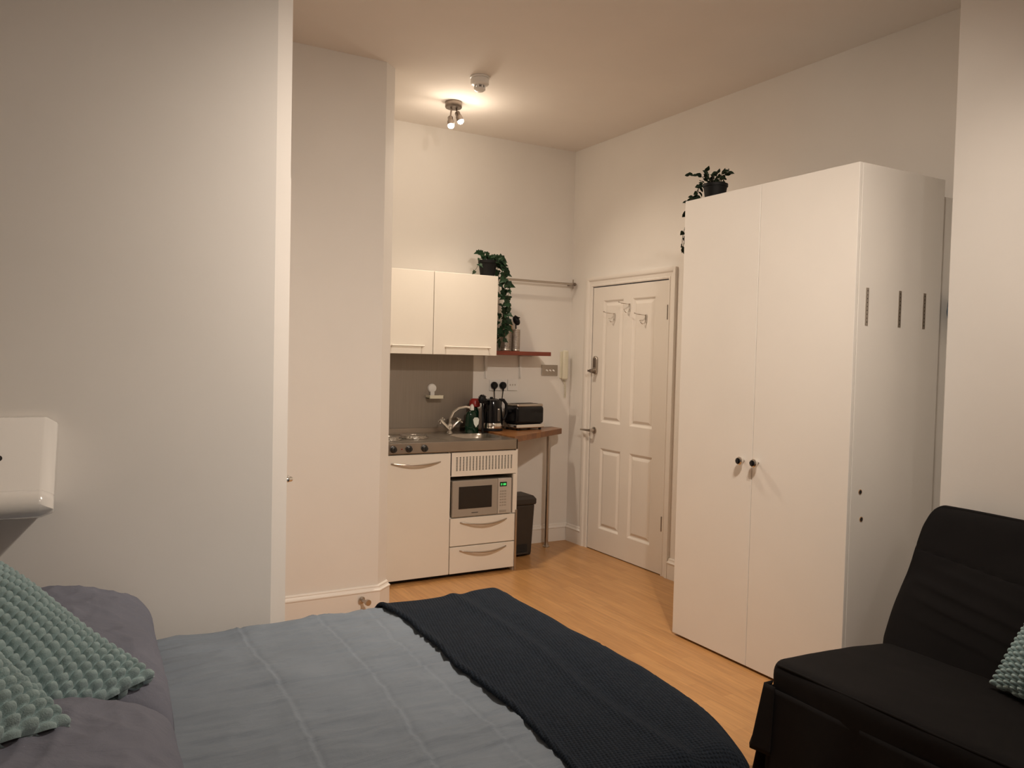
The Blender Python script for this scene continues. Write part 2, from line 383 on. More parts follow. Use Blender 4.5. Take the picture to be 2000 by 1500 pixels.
spot_fixture((2.222, 4.745, ZC), [(-.026, -.01, -.06, -.36, -1, .112, 1), (.030, .0, .30, -.32, -1, .070, 1)],
             'small ceiling spotlight with two lit bulbs above the kitchenette', KITCHEN_W)
spot_fixture((1.75, 1.30, ZC), [(-.09, 0, -1.15, 1.3, -2.55, .10, 1.0), (-.03, .08, .1, 2.6, -2.4, .10, 1.45), (.07, .06, 1.10, 1.35, -1.58, .10, .54), (.08, -.04, 1.3, -.1, -2.35, .10, .62)],
             'ceiling spotlight with four lit bulbs above the bed, outside the picture', MAIN_W, True)
# added fill light for the near end: an unseen glowing globe behind the camera
gl = thing('globe_fill', 'added white globe giving fill light, unseen behind the camera', 'ceiling light', (1.915, -.55, ZC))
obj('ceiling_rose', MB().lathe([(.05, 0), (.05, -.03), (.04, -.045)], (1.915, -.55, ZC)), M['plastic'], gl)
obj('shade', MB().ball((1.915, -.55, ZC-.115), .072, seg=32), mat('fill_globe_glow', (.9, .9, .9), .4, emit=(1, .90, .80), es=GLOBE_L), gl, smooth=True)

sd = thing('smoke_alarm', 'white round smoke alarm on the ceiling beside the spotlight', 'smoke alarm', (2.15, 4.236, ZC))
o_ = (2.15, 4.236, ZC)
obj('base', MB().lathe([(.056, 0), (.058, -.003), (.058, -.010), (.052, -.013)], o_), M['plastic'], sd, smooth='auto')
obj('body', MB().lathe([(.050, -.012), (.054, -.016), (.054, -.044), (.048, -.049), (.034, -.052), (.028, -.054)], o_), M['plastic'], sd, smooth='auto')
cg = MB(); cg.lathe([(.030, -.066), (.034, -.068), (.034, -.077), (.022, -.086), (.0, -.088)], o_)
for k in range(8):
    a = 2*PI*k/8; cg.box(o_[0]+.030*math.cos(a)-.004, o_[0]+.030*math.cos(a)+.004, o_[1]+.030*math.sin(a)-.004, o_[1]+.030*math.sin(a)+.004, ZC-.070, ZC-.048)
obj('sensor_cage', cg, M['plastic'], sd, smooth='auto')
obj('sensor', MB().lathe([(.017, -.046), (.017, -.064)], o_), M['dnickel'], sd, smooth='auto')

# ================================================================ KITCHENETTE
KX0, KX1, KXS, KY = 1.735, 2.722, 2.232, 4.69
def arc_handle(x0, x1, z, y, bow=.03, r=.005, sag=.012):
    pts = []
    for k in range(17):
        t = k/16; s = math.sin(PI*t)
        pts.append((lerp(x0, x1, t), y-.002-bow*s**.8, z-sag*s))
    return MB().tube(pts, [r*(.8+.5*math.sin(PI*k/16)) for k in range(17)], 10)
ku = thing('kitchen_base_unit', 'white kitchenette base unit with fridge door, vent panel, microwave niche and two drawers', 'kitchen unit', ((KX0+KX1)/2, 5.0, 0))
cb = MB(); T = .018
cb.box(KX0, KX0+T, KY+.02, YB-.02, .03, .835); cb.box(KXS-.012, KXS+.006, KY+.02, YB-.02, .03, .835)
cb.box(KX0+T, KXS-.012, KY+.03, YB-.02, .03, .83); cb.box(KXS+.006, KX1-.002, YB-.12, YB-.02, .03, .83)
cb.box(KXS+.006, KX1-.002, KY+.02, YB-.12, .388, .400); cb.box(KXS+.006, KX1-.002, KY+.02, YB-.12, .668, .83); cb.box(KXS+.006, KX1-.002, KY+.02, YB-.12, .03, .385)
obj('carcass', cb, M['cab'], ku)
obj('side_panel', MB().box(KX1, KX1+.014, KY+.004, YB-.02, .0, .835), M['cab'], ku, bevel=.001)
obj('edge_strip', MB().box(KX1-.020, KX1+.0, KY, KY+.018, .400, .668), M['cab'], ku, bevel=.001)
obj('corner_leg', MB().box(KX1+.000, KX1+.015, KY-.004, KY+.003, .0, .42), M['nickel'], ku)
obj('plinth', MB().box(KX0+.01, KX1-.03, KY+.05, KY+.07, 0, .03), M['gap'], ku)
fd = obj('fridge_door', MB().box(KX0, KXS-.003, KY, KY+.02, .028, .826), M['cab'], ku, bevel=.0025)
obj('handle', arc_handle(1.815, 2.155, .775, KY), M['nickel'], fd, smooth=True)
# vent panel with real slots
vx0, vx1, vz0, vz1 = KXS+.003, KX1-.001, .676, .828
vp = MB(); xs = []; nc, nr = 18, 11
sx0, sx1, sz0, sz1 = vx0+.028, vx1-.024, vz0+.030, vz1-.028
for i in range(nc):
    cx = lerp(sx0, sx1, (i+.5)/nc); xs += [cx-.0062, cx+.0062]
zs = []
for j in range(nr):
    cz = lerp(sz0, sz1, (j+.5)/nr); zs += [cz-.0028, cz+.0028]
X_ = [vx0]+xs+[vx1]; Z_ = [vz0]+zs+[vz1]
vg = {}
def vv(i, j, y):
    if (i, j, y) not in vg: vg[(i, j, y)] = vp.bm.verts.new((X_[i], y, Z_[j]))
    return vg[(i, j, y)]
for i in range(len(X_)-1):
    for j in range(len(Z_)-1):
        hole = (i % 2 == 1 and j % 2 == 1)
        if not hole: vp.bm.faces.new([vv(i, j, KY), vv(i+1, j, KY), vv(i+1, j+1, KY), vv(i, j+1, KY)])
        else:
            a = [(i, j), (i+1, j), (i+1, j+1), (i, j+1)]
            for k in range(4):
                p, q = a[k], a[(k+1) % 4]; vp.bm.faces.new([vv(*p, KY), vv(*q, KY), vv(*q, KY+.008), vv(*p, KY+.008)])
vpo = obj('vent_panel', vp, M['cab'], ku)
obj('vent_shadow', MB().box(vx0, vx1, KY+.010, KY+.018, vz0, vz1), M['gap'], vpo)
fr_ = MB(); fr_.box(vx0, vx1, KY, KY+.010, vz1-.001, vz1+.001); fr_.box(vx0, vx1, KY, KY+.012, vz0-.004, vz0); obj('vent_frame', fr_, M['cab'], vpo)
for z0, z1, hz in ((.210, .394, .365), (.028, .203, .178)):
    d_ = obj('drawer', MB().box(KXS+.003, KX1-.001, KY, KY+.02, z0, z1), M['cab'], ku, bevel=.0025)
    obj('handle', arc_handle(2.305, 2.655, hz, KY, sag=.018), M['nickel'], d_, smooth=True)

# steel worktop with sink bowl and hob
wt = thing('steel_worktop', 'stainless steel kitchenette top with sink bowl and two hob plates', 'worktop', (2.23, 5.0, .835))
TX1 = KX1+.008; TOP = .905
def sink_h(x, y):
    dx = abs(x-2.53)/.155; dy = abs(y-4.96)/.165
    d = (dx**5+dy**5)**.2
    h = TOP
    if d < 1.06: h = TOP+.003*(1-abs(d-1.0)/.06) if d > .94 else TOP-.12*sm((.97-d)/.28)-.004
    if x < 2.235 and x > 1.77 and 4.74 < y < 5.20: h -= .004
    return h
s_ = MB(); s_.grid(lambda u, v: (lerp(KX0-.003, TX1, u), lerp(KY-.002, YB-.002, v), sink_h(lerp(KX0-.003, TX1, u), lerp(KY-.002, YB-.002, v))), 160, 90)
obj('top_sheet', s_, M['sink'], wt, smooth=True)
fa = MB(); fa.box(KX0-.003, TX1, KY-.004, KY+.010, .836, TOP-.001); fa.box(TX1-.012, TX1, KY-.004, YB-.03, .836, TOP-.001)
obj('front_apron', fa, M['steel'], wt, bevel=.003)
obj('upstand', MB().box(KX0-.003, 2.70, YB-.016, YB-.002, TOP-.004, .935), M['steel'], wt, bevel=.002)
for hx, hy, hr in ((1.89, 4.93, .072), (2.09, 4.99, .090)):
    hp = MB(); hp.lathe([(hr+.014, -.002), (hr+.014, .006), (hr+.004, .009), (hr, .006), (hr, .016), (hr-.006, .019), (.03, .019), (.028, .016), (0, .016)], (hx, hy, TOP), seg=48)
    obj('hob_plate', hp, M['foil'], wt, smooth='auto')
for kx in (1.785, 1.878, 1.995) if False else (1.829, 1.933, 2.040):
    kb = MB(); kb.lathe([(.023, 0), (.023, .003), (.018, .005), (.016, .024), (.014, .026), (0, .026)], (kx, KY-.004, .866), (0, -1, 0)); kb.box(kx-.003, kx+.003, KY-.034, KY-.02, .852, .884)
    obj('hob_knob', kb, M['knob'], wt, smooth='auto', bevel=.001)
obj('indicator_lamp', MB().lathe([(.005, 0), (.004, .004), (0, .005)], (1.885, KY-.004, .866), (0, -1, 0)), M['redlamp'], wt, smooth=True)
obj('drain', MB().lathe([(.03, 0), (.03, .003), (.012, .002), (0, .001)], (2.53, 4.96, TOP-.124)), M['chrome'], wt, smooth='auto')

# mixer tap
tp = thing('mixer_tap', 'chrome kitchen mixer tap with two cross handles at the sink', 'tap', (2.455, 5.19, TOP))
tx, ty = 2.455, 5.19
b = MB(); b.lathe([(.024, 0), (.024, .006), (.016, .012), (.014, .03), (.020, .045), (.020, .06), (.013, .07)], (tx, ty, TOP))
for s in (-1, 1): b.tube([(tx, ty, TOP+.03), (tx+s*.03, ty-.002, TOP+.052), (tx+s*.062, ty-.006, TOP+.082)], [.014, .012, .011])
bo = obj('tap_body', b, M['chrome'], tp, smooth='auto')
sp_ = [(tx, ty, TOP+.06), (tx+.002, ty-.004, TOP+.11), (tx+.015, ty-.02, TOP+.155), (tx+.045, ty-.05, TOP+.185), (tx+.085, ty-.085, TOP+.195), (tx+.105, ty-.10, TOP+.19)]
obj('spout', MB().tube(sp_, [.011, .011, .0105, .010, .0095, .010]), M['chrome'], tp, smooth='auto')
for s in (-1, 1):
    c_ = Vector((tx+s*.070, ty-.008, TOP+.090)); ax = Vector((s*.70, -.12, .70)).normalized(); p = ax.orthogonal().normalized(); q = ax.cross(p)
    h = MB(); h.tube([c_-ax*.012, c_+ax*.014], .011)
    for v in (p, q): h.tube([c_-v*.026+ax*.004, c_+v*.026+ax*.004], .005); h.ball(c_-v*.026+ax*.004, .0068, seg=8); h.ball(c_+v*.026+ax*.004, .0068, seg=8)
    obj('cross_handle', h, M['chrome'], tp, smooth='auto')

# splashback and the suction soap shelf
tag(obj('splashback', MB().box(1.70, 2.702, YB-.007, YB-.001, .936, 1.468), M['splash']), 'brown-grey metal splashback panel behind the sink', 'splashback')
ss = thing('soap_shelf', 'small white soap shelf with round suction cup on the splashback', 'soap shelf', (2.37, YB-.03, 1.15))
obj('suction_cup', MB().lathe([(.034, 0), (.034, .006), (.028, .014), (.012, .017), (0, .018)], (2.368, YB-.006, 1.222), (0, -1, 0)), M['plastic'], ss, smooth='auto')
sh = MB(); sh.box(2.352, 2.384, YB-.020, YB-.010, 1.17, 1.20)
obj('bracket', sh, M['plastic'], ss, bevel=.002)
tr_ = MB(); tr_.box(2.318, 2.43, YB-.075, YB-.008, 1.150, 1.158); tr_.box(2.318, 2.43, YB-.080, YB-.074, 1.150, 1.174); tr_.box(2.318, 2.323, YB-.08, YB-.008, 1.150, 1.172); tr_.box(2.425, 2.43, YB-.08, YB-.008, 1.150, 1.172)
obj('tray', tr_, M['cream'], ss, bevel=.0015)

# wall cabinet
CX0, CXS, CX1, CY, CZ0, CZ1 = 1.745, 2.240, 2.738, 5.034, 1.469, 2.040
wc = thing('wall_cabinet', 'white double-door wall cabinet above the sink', 'cabinet', ((CX0+CX1)/2, 5.18, CZ0))
obj('carcass', MB().box(CX0, CX1, CY+.020, YB-.001, CZ0+.002, CZ1), M['cab'], wc, bevel=.001)
for x0, x1, hx0, hx1 in ((CX0, CXS-.002, 1.93, 2.165), (CXS+.002, CX1, 2.325, 2.675)):
    d_ = obj('door', MB().box(x0, x1, CY, CY+.018, CZ0, CZ1-.002), M['cab'], wc, bevel=.002)
    h = MB(); h.tube([(hx0, CY-.026, 1.524), (hx1, CY-.026, 1.524)], .0055, 10); h.tube([(hx0+.008, CY, 1.524), (hx0+.008, CY-.026, 1.524)], .005, 8); h.tube([(hx1-.008, CY, 1.524), (hx1-.008, CY-.026, 1.524)], .005, 8)
    obj('handle', h, M['cab'], d_, smooth='auto')

# microwave
mw = thing('microwave', 'silver microwave with dark window and green clock in the unit niche', 'microwave', (2.46, 4.9, .400))
mx0, mx1, mz0, mz1, my = 2.245, 2.690, .404, .642, KY-.004
obj('casing', MB().box(mx0+.002, mx1-.002, my+.03, my+.36, mz0, mz1-.003), M['mw'], mw, bevel=.004)
md = obj('door', MB().box(mx0, mx0+.338, my, my+.029, mz0-.002, mz1), M['mw'], mw, bevel=.005, seg=3)
obj('window', MB().box(mx0+.045, mx0+.292, my-.0015, my+.003, mz0+.050, mz1-.040), M['screen'], md, bevel=.001)
lg = MB()
for k in range(9): lg.box(mx0+.142+k*.0055, mx0+.1462+k*.0055, my-.0012, my+.001, mz0+.019, mz0+.0245)
obj('maker_mark', lg, M['engraved'], md)
cp = obj('control_panel', MB().box(mx0+.340, mx1, my+.001, my+.029, mz0-.002, mz1), M['mwb'], mw, bevel=.004)
ds_ = obj('display', MB().box(mx0+.352, mx0+.405, my-.001, my+.003, mz1-.055, mz1-.025), M['dispb'], cp)
dg = MB()
def seg7(mb, x, z, w_, h_, segs, y):
    t = .0013
    S = {'a': (0, w_, h_-t, h_), 'g': (0, w_, h_/2-t/2, h_/2+t/2), 'd': (0, w_, 0, t), 'f': (0, t, h_/2, h_), 'b': (w_-t, w_, h_/2, h_), 'e': (0, t, 0, h_/2), 'c': (w_-t, w_, 0, h_/2)}
    for c in segs: a = S[c]; mb.box(x+a[0], x+a[1], y, y+.001, z+a[2], z+a[3])
for k, sg in enumerate(('abged', 'bc', 'abgcd', 'abcdef')): seg7(dg, mx0+.360+k*.0095+(.002 if k > 1 else 0), mz1-.0465, .0065, .012, sg, my-.0022)
obj('digits', dg, M['disp'], ds_)
for j in range(6):
    for i in range(3): obj('button', MB().box(mx0+.354+i*.018, mx0+.367+i*.018, my-.001, my+.002, mz1-.092-j*.019, mz1-.082-j*.019), M['mw'], cp, bevel=.001)
obj('button', MB().box(mx0+.352, mx0+.405, my-.001, my+.002, mz0+.008, mz0+.024), M['mw'], cp, bevel=.001)

# corner worktop of oiled block wood, with chrome leg
poly = [(2.733, 4.735), (3.400, 5.165), (3.415, 5.190), (3.415, YB-.001), (2.733, YB-.001)]
ct = thing('wooden_worktop', 'oiled wooden corner worktop with slanted front edge under the toaster', 'worktop', (3.0, 5.2, 0))
obj('top', MB().prism(poly, .876, .918), M['block'], ct, bevel=.003)
lg = MB(); lg.tube([(3.290, 5.176, .012), (3.290, 5.176, .876)], .0155, 20); lg.lathe([(.026, 0), (.026, .008), (.018, .014), (.0155, .03)], (3.290, 5.176, 0)); lg.lathe([(.03, .866), (.03, .876)], (3.290, 5.176, 0))
obj('leg', lg, M['nickel'], ct, smooth='auto')

# kettle
kx, ky, kz = 2.785, 5.165, .9185
kt = thing('kettle', 'black electric kettle with steel base band beside the toaster', 'kettle', (kx, ky, kz))
obj('base', MB().lathe([(.078, 0), (.080, .004), (.078, .016), (.070, .020)], (kx, ky, kz)), M['blackp'], kt, smooth='auto')
obj('band', MB().lathe([(.0775, .020), (.0785, .022), (.0775, .056), (.0765, .058)], (kx, ky, kz), seg=48), M['chrome'], kt, smooth='auto')
bdy = obj('body', MB().lathe([(.077, .058), (.0775, .062), (.074, .12), (.068, .18), (.062, .218), (.058, .226), (.03, .236), (0, .238)], (kx, ky, kz), seg=48), M['blackg'], kt, smooth='auto')
wd_ = MB(); wd_.box(kx+.004, kx+.022, ky-.0795, ky-.06, kz+.075, kz+.165); obj('water_window', wd_, M['nickel'], kt, bevel=.005)
wd2 = MB(); wd2.box(kx+.008, kx+.018, ky-.0805, ky-.06, kz+.080, kz+.160); obj('water_window', wd2, M['blackp'], kt, bevel=.003)
sp2 = MB(); sp2.extrude([(kx-.050, ky-.012, kz+.170), (kx-.088, ky-.006, kz+.226), (kx-.050, ky-.020, kz+.226)], (0, .026, 0)); obj('spout', sp2, M['blackg'], kt, bevel=.003)
obj('lid_knob', MB().lathe([(.012, .236), (.012, .246), (.0, .249)], (kx-.01, ky, kz)), M['blackp'], kt, smooth='auto')
hn = [(kx+.050, ky-.01, kz+.226), (kx+.085, ky-.012, kz+.224), (kx+.108, ky-.014, kz+.195), (kx+.112, ky-.014, kz+.13), (kx+.098, ky-.014, kz+.09), (kx+.068, ky-.012, kz+.075)]
obj('handle', MB().tube(hn, [.010, .012, .012, .011, .010, .009], 14), M['blackp'], kt, smooth=True)
# toaster
tz = .9185
to = thing('toaster', 'black two-slot toaster with steel trim near the corner of the wooden top', 'toaster', (3.07, 5.19, tz))
rot = Matrix.Translation((3.07, 5.19, tz)) @ Matrix.Rotation(math.radians(8), 4, 'Z')
b = MB(); b.box(-.132, .132, -.085, .085, .045, .178); obj('casing', b, M['blackg'], to, bevel=.022, seg=4, smooth='auto', xf=rot)
b = MB(); b.box(-.134, .134, -.087, .087, .016, .045); obj('lower_trim', b, M['chrome'], to, bevel=.006, xf=rot)
b = MB(); b.box(-.122, .128, -.078, .078, .172, .196); obj('top_plate', b, M['nickel'], to, bevel=.012, seg=3, smooth='auto', xf=rot)
for yy in (-.03, .03):
    b = MB(); b.box(-.10, .10, yy-.013, yy+.013, .1955, .1975); obj('slot', b, M['gap'], to, xf=rot)
for xx in (-.105, .105):
    for yy in (-.065, .065):
        b = MB(); b.lathe([(.010, 0), (.012, .018)], (xx, yy, 0), seg=12); obj('foot', b, M['blackp'], to, xf=rot)
b = MB(); b.box(-.157, -.130, -.02, .02, .13, .150); obj('lever', b, M['blackp'], to, bevel=.004, xf=rot)

# washing-up bottle, red capped bottle, dish brush
def bottle(name, label, x, y, z, body, bm_, cap, cm, lab=None):
    t = thing(name, label, 'bottle', (x, y, z))
    q = Matrix.Translation((x, y, z)) @ Matrix.Diagonal((1, .62, 1, 1))
    obj('body', MB().lathe(body, (0, 0, 0), seg=32), bm_, t, smooth='auto', xf=q)
    obj('cap', MB().lathe(cap, (x, y, z)), cm, t, smooth='auto')
    if lab: obj('label_patch', MB().extrude(lab, (0, .003, 0)), M['label'], t)
    return t
lb = [(2.622+a*.024, 5.106, .985+c*.036) for a, c in ((0, -1), (.8, -.3), (1, .6), (.5, 1), (-.5, 1), (-1, .6), (-.7, -.3))]
bottle('dish_soap_bottle', 'green washing-up liquid bottle with white label beside the tap', 2.606, 5.145, TOP,
       [(.046, 0), (.052, .008), (.053, .05), (.048, .10), (.046, .135), (.034, .158), (.014, .168)], M['green'], [(.015, .166), (.016, .190), (.010, .205), (0, .214)], M['plastic'], lb)
bottle('spray_bottle', 'dark bottle with a red cap behind the green soap bottle', 2.668, 5.225, TOP,
       [(.030, 0), (.034, .01), (.034, .15), (.02, .185)], M['green'], [(.030, .184), (.040, .190), (.040, .228), (.026, .246), (0, .248)], M['red'])
br_ = thing('dish_brush', 'black dish brush standing head up beside the kettle', 'brush', (2.675, 5.105, TOP))
obj('handle', MB().tube([(2.668, 5.09, TOP+.004), (2.672, 5.10, TOP+.10), (2.675, 5.115, TOP+.215)], [.008, .007, .006]), M['blackp'], br_, smooth=True)
bh = MB(); bh.ball((2.675, 5.118, TOP+.245), .030, (1, .75, 1))
for k in range(120):
    a = random.uniform(0, 2*PI); e = random.uniform(-.9, 1.4); d = Vector((math.cos(a)*math.cos(e), math.sin(a)*math.cos(e)*.75, math.sin(e)))
    c_ = Vector((2.675, 5.118, TOP+.245)); bh.tube([c_+d*.026, c_+d*.037], .0016, 4)
obj('brush_head', bh, M['blackp'], br_)

# sockets, plugs and cords, switches, intercom, rail
def plate(name, label, cat, x0, x1, z0, z1, m):
    t = thing(name, label, cat, ((x0+x1)/2, YB, z0)); obj('plate', MB().box(x0, x1, YB-.010, YB, z0, z1), m, t, bevel=.003); return t
so = plate('double_socket', 'white double wall socket with two black plugs in it above the kettle', 'socket', 2.842, 2.990, 1.204, 1.290, M['plastic'])
for x in (2.875, 2.957): obj('rocker', MB().box(x-.006, x+.006, YB-.0125, YB-.009, 1.268, 1.282), M['plastic'], so, bevel=.001)
s2 = plate('single_socket', 'white square switched outlet plate right of the two plugs', 'socket', 3.000, 3.086, 1.204, 1.290, M['plastic'])
for x in (3.022, 3.043, 3.064): obj('rocker', MB().box(x-.005, x+.005, YB-.0125, YB-.009, 1.242, 1.256), M['mwb'], s2, bevel=.001)
def plug(x, z, pts, label):
    t = thing('plug', label, 'plug', (x, YB-.02, z), 'black plugs in the wall socket')
    p = MB(); p.lathe([(.024, 0), (.027, .004), (.027, .020), (.020, .030), (0, .032)], (x, YB-.0125, z), (0, -1, 0)); p.tube([(x, YB-.028, z-.020), (x, YB-.027, z-.045)], [.009, .005])
    obj('plug_body', p, M['blackp'], t, smooth='auto'); obj('cord', MB().tube(pts, .0035, 8), M['blackp'], t, smooth=True)
plug(2.875, 1.245, [(2.875, YB-.027, 1.205), (2.878, YB-.028, 1.15), (2.872, YB-.03, 1.08), (2.86, YB-.05, .98), (2.85, YB-.07, .925)], 'black kettle plug, left of the two in the socket')
plug(2.950, 1.245, [(2.950, YB-.027, 1.205), (2.945, YB-.028, 1.16), (2.935, YB-.03, 1.08), (2.93, YB-.035, .98), (2.95, YB-.05, .925)], 'black toaster plug, right of the two in the socket')
sw = plate('switch_plate', 'brushed steel wall plate with three toggle switches by the intercom', 'light switch', 3.304, 3.452, 1.322, 1.408, M['nickel'])
for x in (3.347, 3.378, 3.409): obj('toggle', MB().lathe([(.007, 0), (.007, .003), (.0045, .005), (.0055, .018), (0, .020)], (x, YB-.010, 1.365), (0, -1, -.35), seg=12), M['plastic'], sw, smooth='auto')
ic = thing('intercom_phone', 'cream wall intercom handset with coiled cord in the corner', 'intercom', (3.505, YB, 1.28))
obj('wall_base', MB().box(3.475, 3.535, YB-.018, YB, 1.300, 1.515), M['cream'], ic, bevel=.005)
obj('handset', MB().box(3.480, 3.528, YB-.052, YB-.018, 1.292, 1.525), M['cream'], ic, bevel=.012, seg=3, smooth='auto')
cpts = []
for k in range(160):
    t = k/159; a = 2*PI*16*t; s = math.sin(PI*t)
    cpts.append((3.505+.012*t+.007*math.cos(a), YB-.025+.007*math.sin(a)-.01*s, lerp(1.290, 1.150, t)))
obj('cord', MB().tube(cpts, .002, 5), M['cream'], ic, smooth=True)
rl = thing('hanging_rail', 'steel rail across the alcove above the wooden shelf', 'rail', (3.2, 5.245, 2.05))
RY = 5.262
obj('rod', MB().tube([(2.745, RY, 2.048), (3.545, RY, 2.048)], .009, 14), M['nickel'], rl, smooth='auto')
rb = MB(); rb.box(3.528, 3.544, RY-.010, YB-.001, 2.040, 2.056); rb.lathe([(.012, 0), (.014, .006), (.010, .018), (0, .020)], (3.543, RY, 2.048), (1, 0, 0)); rb.tube([(3.536, RY, 2.012), (3.536, RY, 2.084)], .005, 8)
obj('bracket', rb, M['dnickel'], rl, smooth='auto')

# wooden shelf with two white brackets
sf = thing('wall_shelf', 'dark red wooden shelf on two white brackets beside the wall cabinet', 'shelf', (3.0, 5.22, 1.46))
obj('board', MB().box(2.742, 3.243, 5.100, YB-.001, 1.476, 1.506), M['mah'], sf, bevel=.002)
for bx in (2.806, 3.108):
    k = MB(); k.box(bx-.010, bx+.010, YB-.006, YB-.001, 1.295, 1.474); k.box(bx-.010, bx+.010, YB-.19, YB-.001, 1.468, 1.4755)
    k.extrude([(bx-.014, YB-.006, 1.474), (bx+.014, YB-.006, 1.474), (bx+.004, YB-.006, 1.300), (bx-.004, YB-.006, 1.300)], (0, -.012, 0))
    obj('bracket', k, M['plastic'], sf, bevel=.001)

# perforated utensil holders
def holder(x, y, r, h, label, group):
    t = thing('utensil_holder', label, 'utensil holder', (x, y, 1.506), group)
    rows, cols = 13, 22; mb = MB(); bm = mb.bm
    zs = [1.506, 1.512]; 
    for j in range(rows): c_ = lerp(1.506+.022, 1.506+h-.012, j/(rows-1)); zs += [c_-.0030, c_+.0030]
    zs += [1.506+h]
    angs = []
    for i in range(cols): a = 2*PI*i/cols; angs += [a-.07, a+.07]
    V = [[bm.verts.new((x+r*math.cos(a), y+r*math.sin(a), z)) for z in zs] for a in angs]
    for i in range(len(angs)):
        A = V[i]; B = V[(i+1) % len(angs)]
        for j in range(len(zs)-1):
            if i % 2 == 0 and j >= 2 and j % 2 == 0 and j < len(zs)-1: continue
            bm.faces.new([A[j], B[j], B[j+1], A[j+1]])
    o = obj('perforated_cup', mb, M['nickel'], t, smooth='auto'); 
    sol = o.modifiers.new('solid', 'SOLIDIFY'); sol.thickness = .0012
    obj('rim', MB().tube([(x+r*math.cos(2*PI*k/32), y+r*math.sin(2*PI*k/32), 1.506+h) for k in range(33)], .0022, 8, False), M['chrome'], t, smooth=True)
    obj('floor_disc', MB().lathe([(r-.001, 0), (r-.001, .002)], (x, y, 1.508)), M['nickel'], t)
    return t
holder(2.920, 5.235, .040, .165, 'perforated steel utensil holder behind the hanging ivy', 'steel utensil holders on the shelf')
holder(3.003, 5.225, .033, .165, 'perforated steel utensil holder holding a black ladle', 'steel utensil holders on the shelf')
ld = thing('ladle', 'black plastic ladle standing in the right utensil holder', 'ladle', (3.003, 5.22, 1.515))
obj('handle', MB().tube([(3.008, 5.225, 1.516), (3.005, 5.222, 1.62), (2.999, 5.222, 1.71)], .005, 8), M['blackp'], ld, smooth=True)
lh = MB()
def scoop(u, v):
    a = 2*PI*u; r = .034*math.sin(v*PI*.52); d = .030*(1-math.cos(v*PI*.52))
    return (3.008+r*math.cos(a)*.9, 5.215-.012+d, 1.738+r*math.sin(a)*.95-.4*r*math.cos(a))
lh.grid(scoop, 24, 8, True); lo = obj('bowl', lh, M['blackp'], ld, smooth=True); q = lo.modifiers.new('solid', 'SOLIDIFY'); q.thickness = .003
th_ = MB()
for k in range(5): th_.tube([(2.985+k*.009, 5.205, 1.755+.004*math.sin(k*2)), (2.979+k*.008, 5.202, 1.778-.004*k)], [.005, .003], 6)
obj('tines', th_, M['blackp'], ld)
sp3 = thing('wooden_spoon', 'pale wooden spoon handle standing behind the ivy', 'spoon', (2.948, 5.235, 1.515))
obj('handle', MB().tube([(2.935, 5.235, 1.516), (2.955, 5.232, 1.65)], .006, 8), M['wood_spoon'], sp3, smooth=True)
obj('paddle', MB().ball((2.962, 5.231, 1.675), .022, (.75, .25, 1.5)), M['wood_spoon'], sp3, smooth=True)

# ---- plants
def leaf(bm, c, d, n, L, W, ivy):
    d = d.normalized(); n = (n-n.dot(d)*d).normalized(); s = d.cross(n)
    if ivy: out = [(0, 0), (-.10, .30), (.02, .62), (.22, .42), (.48, .52), (.56, .30), (1, 0)]
    else: out = [(0, 0), (.2, .30), (.5, .42), (.78, .25), (1, 0)]
    mid = [bm.verts.new(c+d*L*max(0, a) + n*(-.08*L*max(0, a)**2*3)) for a, _ in out]
    for sg in (1, -1):
        ed = [bm.verts.new(c+d*L*a+s*sg*W*b+n*(.12*W-.24*L*max(0, a)**2)) if b else None for a, b in out]
        for i in range(len(out)-1):
            q = [mid[i], mid[i+1]]
            if ed[i+1]: q.append(ed[i+1])
            if ed[i]: q.append(ed[i])
            if len(q) > 2:
                try: bm.faces.new(q)
                except ValueError: pass
def pot(t, x, y, z, r0, r1, h):
    p = obj('pot', MB().lathe([(r0, 0), (r1, h*.82), (r1+.004, h*.83), (r1+.004, h), (r1-.003, h), (r1-.004, h*.9), (0, h*.88)], (x, y, z), seg=40), M['pot'], t, smooth='auto')
    return p
def strand(F_, S_, pts, n, L, ivy, rnd=.5):
    pts = [Vector(p) for p in pts]
    # catmull interpolation
    P = []
    for i in range(len(pts)-1):
        a = pts[max(i-1, 0)]; b = pts[i]; c = pts[i+1]; d = pts[min(i+2, len(pts)-1)]
        for k in range(6):
            t = k/6; P.append(.5*((2*b)+(c-a)*t+(2*a-5*b+4*c-d)*t*t+(3*b-a-3*c+d)*t**3))
    P.append(pts[-1]); S_.tube(P, .0016, 5)
    for k in range(n):
        t = (k+.6)/n*(len(P)-1); i = min(int(t), len(P)-2); p = P[i].lerp(P[i+1], t-i); dr_ = (P[i+1]-P[i]).normalized()
        a = random.uniform(0, 2*PI); side = Vector((math.cos(a)*.9, math.sin(a)*.45-.35, random.uniform(-.2, .3)))
        d = (dr_*.5+side*(1 if k % 2 else 1)).normalized(); nn = Vector((random.uniform(-.3, .3), -1, random.uniform(.0, .8)))
        l = L*random.uniform(.75, 1.15); leaf(F_.bm, p, d, nn, l, l*(.78 if ivy else .85), ivy)

